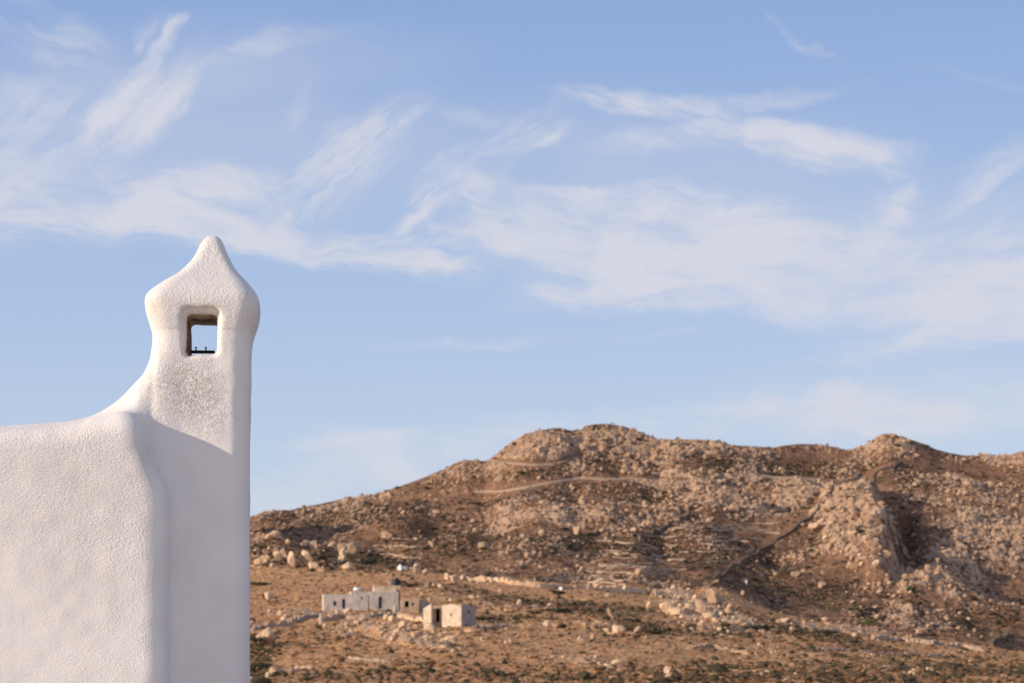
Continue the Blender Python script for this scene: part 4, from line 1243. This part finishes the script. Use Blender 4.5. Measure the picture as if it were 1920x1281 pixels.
    # middle ruin
    p = at(749, 1148); m = p.y / K; g = p.z - .1; Z = lambda row: (HORIZON - row) * m - g
    t = thing('ruined_outbuilding', 'small ochre stone ruin with dark window openings between farmhouse and ruined barn', 'ruin', (p.x + .2, p.y + 2.2, g), R(4))
    m = t.location.y / K; px = lambda c: (c - 749) * m
    bm = bmesh.new()
    hs = [(px(756), px(763.5), Z(1139) + 1, Z(1127.5) + 1), (px(769), px(773), Z(1136) + 1, Z(1130) + 1)]
    panel(bm, px(783), Z(1122) + 1, .5, hs, z0=-1, top=lambda x: Z(1124 - x * .9) + 1 + .12 * math.sin(x * 5))
    link('front_wall', bm_mesh('front_wall', bm), OCHRE, t)
    bm = bmesh.new(); panel(bm, 4.0, Z(1122) + 1, .45, top=lambda x: Z(1122) + 1 - .25 * x + .1 * math.sin(x * 4)); me = bm_mesh('side_wall', bm)
    o = link('side_wall', me, GREYWALL, t, (px(783) + .45, .5, -1)); o.rotation_euler = (0, 0, R(62))
    bm = bmesh.new(); add_box(bm, 0, px(783), 3.6, 4.0, -1, Z(1128), jit=.1); add_box(bm, 0, .4, .5, 3.6, -1, Z(1126), jit=.05); link('back_wall', bm_mesh('back_wall', bm), GREYWALL, t)
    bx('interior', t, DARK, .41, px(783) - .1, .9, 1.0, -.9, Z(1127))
    # ruined barn on the right: sunlit end wall, shaded side wall
    p = at(865, 1175); m = p.y / K; g = p.z - .1; Z = lambda row: (HORIZON - row) * m - g
    t = thing('ruined_barn', 'roofless cream plastered barn with a bright end wall and dark doorway', 'ruin', (p.x, p.y, g), 0)
    # bright wall faces left and towards the viewer
    L1 = 37 * m / math.cos(R(32)); L2 = 26 * m / math.cos(R(50)) * .95
    hh = Z(1133.5)
    bm = bmesh.new(); panel(bm, L1, hh + 1, .5, [(L1 * .48, L1 * .56, 2.9, 3.4)], z0=0, top=lambda x: hh + 1 + .12 * math.sin(x * 4.3) + .1 * math.sin(x * 9.1) - (.25 if x < .3 else 0))
    o = link('end_wall', bm_mesh('end_wall', bm), CREAM, t, (0, 0, -1)); o.rotation_euler = (0, 0, R(148)); o.scale = (1, -1, 1)
    tag(o, 'bright sunlit end wall')
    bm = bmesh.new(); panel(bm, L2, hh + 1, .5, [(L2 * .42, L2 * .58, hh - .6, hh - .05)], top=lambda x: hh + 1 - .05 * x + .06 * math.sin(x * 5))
    o = link('side_wall', bm_mesh('side_wall', bm), GREYWALL, t, (0.0, 0.0, -1)); o.rotation_euler = (0, 0, R(46))  # its shade is put into the colour: greyer plaster than the end wall
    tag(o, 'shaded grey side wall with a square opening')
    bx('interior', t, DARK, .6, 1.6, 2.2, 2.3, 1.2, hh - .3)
    # recessed middle wall with doorway, then the left pier
    q0 = Vector((-37 * m, L1 * math.sin(R(32)), 0))
    Lm = 22 * m
    bm = bmesh.new(); panel(bm, Lm, Z(1136) + 1, .4, [(Lm * .42, Lm * .74, .9 + (Z(1166)), 1 + Z(1142))], top=lambda x: Z(1136) + 1 + .1 * math.sin(x * 4))
    link('doorway_wall', bm_mesh('doorway_wall', bm), OCHRE, t, (q0.x - Lm + .1, q0.y + 1.3, -1))
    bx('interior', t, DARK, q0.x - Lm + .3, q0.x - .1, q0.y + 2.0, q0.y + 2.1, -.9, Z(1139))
    Lp = 15 * m / math.cos(R(32))
    bm = bmesh.new(); panel(bm, Lp, Z(1132) + 1, .55, top=lambda x: Z(1132) + 1 - .7 * (x / Lp) ** 2 + .16 * math.sin(x * 7))
    o = link('pier', bm_mesh('pier', bm), CREAM, t, (q0.x - Lm + .15, q0.y - .1, -1)); o.rotation_euler = (0, 0, R(148)); o.scale = (1, -1, 1)
    bx('back_wall', t, GREYWALL, q0.x - Lm, L2 * math.cos(R(46)) - .4, L1 * math.sin(R(32)) + 2.4, L1 * math.sin(R(32)) + 2.8, -1, Z(1140), jit=.06)


farm()


def post(name, c, row, wpx, hpx, label, cat, mat, lean=0):
    p = at(c, row); m = p.y / K
    bm = bmesh.new(); add_box(bm, -wpx * m / 2, wpx * m / 2, -wpx * m / 2, wpx * m / 2, -.3, hpx * m, bev=wpx * m * .12, jit=.02)
    o = link(name, bm_mesh(name, bm), mat, None, p); o.rotation_euler = (0, R(lean), R(20))
    return tag(o, label, cat)


post('gatepost', 588, 1156, 5, 8, 'low whitewashed post furthest left of the farm', 'post', CREAM)
post('gatepost', 602.5, 1170, 6, 19, 'tall whitewashed post in front of the left end of the farmhouse', 'post', CREAM)
post('gatepost', 618.5, 1161, 5, 10, 'short whitewashed post right of the tall one at the farm', 'post', CREAM)
post('gatepost', 633, 1155, 7, 12, 'broad pale stub of wall below the left blue door', 'post', CREAM)
post('gatepost', 740, 1153, 7, 17, 'pale pointed stub of wall at the right end of the farmhouse', 'post', CREAM, 8)
p = at(691, 1152); m = p.y / K
t = thing('utility_pole', 'thin dark wooden pole standing in front of the farmhouse', 'pole', p)
bm = bmesh.new(); add_cyl(bm, (0, 0, -.4), .09, .07, 35 * m + .4, 8); link('pole', bm_mesh('pole', bm), WOOD, t)
bm = bmesh.new(); add_box(bm, -.35, .35, -.04, .04, 33 * m, 33 * m + .09); link('crossarm', bm_mesh('crossarm', bm), WOOD, t)

# chapel and low white house beyond the field
p = at(750, 1069); m = p.y / K
t = thing('chapel', 'tiny bright white chapel with a low wall beside a cone shaped boulder', 'chapel', p, R(-30))
bm = bmesh.new(); add_box(bm, -.55, .55, -.4, 1.6, -.6, 7 * m, bev=.05); link('wall', bm_mesh('wall', bm), WHITE, t)
bm = bmesh.new(); add_cyl(bm, (0, .2, 7 * m + .002), .42, .12, 4 * m, 10); link('belfry', bm_mesh('belfry', bm, True), WHITE, t)
bm = bmesh.new(); add_box(bm, -1.9, -.56, -.2, 0.05, -.5, 3 * m); link('low_wall', bm_mesh('low_wall', bm), WHITE, t)
p = at(768, 1068)
t = thing('flat_roofed_house', 'tiny pale flat roofed house between the chapel and the cone shaped boulder', 'house', p, R(6))
bm = bmesh.new(); add_box(bm, -7 * m, 7 * m, 0, 3, -.6, 4.5 * m, bev=.04); link('wall', bm_mesh('wall', bm), OLDWHITE, t)
bm = bmesh.new(); add_box(bm, -8 * m, -5 * m, -.3, -.004, -.6, 6.5 * m, bev=.04); link('chimney', bm_mesh('chimney', bm), OLDWHITE, t)
post('marker_post', 1399.5, 1094, 3, 6, 'small bright white marker post on the knoll right of the large outcrop', 'post', WHITE)
p = at(1051, 1107); m = p.y / K
t = thing('round_sign', 'small round white sign at the far edge of the field', 'sign', p, R(-15))
bm = bmesh.new(); add_cyl(bm, (0, 0, 3.5 * m), 3.2 * m, 3.2 * m, .06, 14, 'Y'); link('disc', bm_mesh('disc', bm), WHITE, t)
bm = bmesh.new(); add_cyl(bm, (0, .08, -.3), .04, .04, 3.5 * m + .3, 6); link('pole', bm_mesh('pole', bm), GREYWALL, t)
p = at(1058, 1106)
t = thing('small_sign', 'tiny red sign right of the round white sign at the field edge', 'sign', p, R(-15))
bm = bmesh.new(); add_box(bm, -2 * m, 2 * m, -.02, .03, 2.5 * m, 5 * m); link('board', bm_mesh('board', bm), RED, t)
bm = bmesh.new(); add_cyl(bm, (0, .06, -.3), .035, .035, 3 * m + .3, 6); link('pole', bm_mesh('pole', bm), GREYWALL, t)
# shelter on the summit
p = at(1148, float(b_row(1148)) + 3); m = p.y / K
zz = (HORIZON - 796) / K * p.y
t = thing('summit_marker', 'tiny grey survey mast with crossbar on the highest summit', 'mast', (p.x, p.y, p.z))
bm = bmesh.new(); add_cyl(bm, (0, 0, -.5), .28, .2, zz - p.z + 1.2, 6); link('pole', bm_mesh('pole', bm), GREYWALL, t)
bm = bmesh.new(); add_box(bm, -1.0, 1.0, -.1, .1, zz - p.z + .3, zz - p.z + .85); link('crossbar', bm_mesh('crossbar', bm), GREYWALL, t)

# green bushes that find water in the gully, and dark scrub bushes
LEAF = []
for nm, a, b_ in (('fresh_leaf', (.075, .085, .028), (.15, .15, .05)), ('dark_leaf', (.030, .033, .020), (.060, .058, .032))):
    mm, tt, bb = principled(nm, None, .85, .15)
    tt.put(bb.inputs['Base Color'], tt.mix(tt.ramp(tt.noise(geo_pos(tt), 1.5, 4, .6), .3, .7), col(*a), col(*b_)))
    LEAF.append(mm)


def bush(c, row, wpx, hpx, label, mat, group=None, seed=1):
    p = at(c, row); m = p.y / K
    t = thing('bush', label, 'bush', p, 0, group)
    rg = np.random.default_rng(seed)
    n = 420
    lobes = [(rg.uniform(-.5, .5), rg.uniform(-.4, .4), rg.uniform(.25, .65), rg.uniform(.3, .5)) for _ in range(6)]
    V = np.zeros((n * 4, 3)); Fq = np.arange(n * 4).reshape(n, 4)
    for i in range(n):
        l = lobes[i % 6]
        d = rg.normal(size=3); d /= np.linalg.norm(d); d[2] = abs(d[2]) * .9 - .15
        q = np.array([l[0] * wpx * m, l[1] * wpx * m, l[2] * hpx * m]) + d * np.array([l[3] * wpx * m, l[3] * wpx * m, l[3] * hpx * m]) * rg.uniform(.7, 1.05)
        s = .085 * wpx * m * rg.uniform(.6, 1.3)
        u = rg.normal(size=3); u /= np.linalg.norm(u); w = np.cross(u, d + 1e-3); w /= np.linalg.norm(w)
        V[i * 4:i * 4 + 4] = [q - u * s, q - w * s * .5, q + u * s, q + w * s * .5]
    link('foliage', mesh_np('foliage', V, Fq, False), mat, t)
    bm = bmesh.new()
    for k in range(4):
        bmesh.ops.create_cone(bm, cap_ends=False, segments=5, radius1=.05, radius2=.02, depth=hpx * m * .7, matrix=Matrix.Rotation(R(k * 90), 4, 'Z') @ Matrix.Rotation(R(25), 4, 'X') @ Matrix.Translation((0, 0, hpx * m * .3)))
    link('stem', bm_mesh('stem', bm), WOOD, t)
    return t


bush(1637, 1176, 22, 15, 'bright green bush at the foot of the gully', LEAF[0], seed=3)
bush(1705, 1110, 15, 10, 'green bush higher up where the shaded gully narrows', LEAF[0], seed=4)
for i, (c, r, w_, h_, lab) in enumerate([
        (484, 1262, 30, 26, 'dark bush at the bottom right beside the chimney wall'), (482, 1212, 22, 22, 'dark bush behind the large rounded rock beside the chimney'), (498, 1284, 26, 14, 'dark bush at the very bottom near the chimney'),
        (489, 1098, 26, 7, 'dark low bush on the field under the leaning rocks'), (768, 1101, 26, 7, 'dark low bush right of the black water tank'), (1052, 1115, 22, 8, 'dark bush below the round white sign'),
        (1045, 1148, 34, 8, 'dark sprawling bush in the middle of the field'), (1000, 1152, 22, 7, 'dark bush left of the sprawling one in the field'), (1230, 1190, 30, 9, 'dark bush below the left end of the large outcrop'),
        (1187, 1166, 20, 7, 'dark bush left of the large outcrop'), (1420, 1180, 40, 9, 'dark bush right below the large outcrop'), (1530, 1190, 44, 8, 'dark bush on the crest in front of the gully'),
        (690, 1056, 26, 9, 'dark bush left of the tiny chapel'), (610, 1050, 24, 10, 'dark bush in the hollow behind the tilted slabs'), (905, 1163, 30, 6, 'dark bush in the shade right of the ruined barn'), (1930, 1268, 30, 10, 'dark bush at the bottom right edge')]):
    bush(c, r, w_, h_, lab, LEAF[1], 'dark bushes', 20 + i)

# field walls, houses and the like are things of their own, whatever their names suggest
for o in C.objects:
    if o.parent is None and 'category' in o and 'kind' not in o: o['kind'] = 'thing'
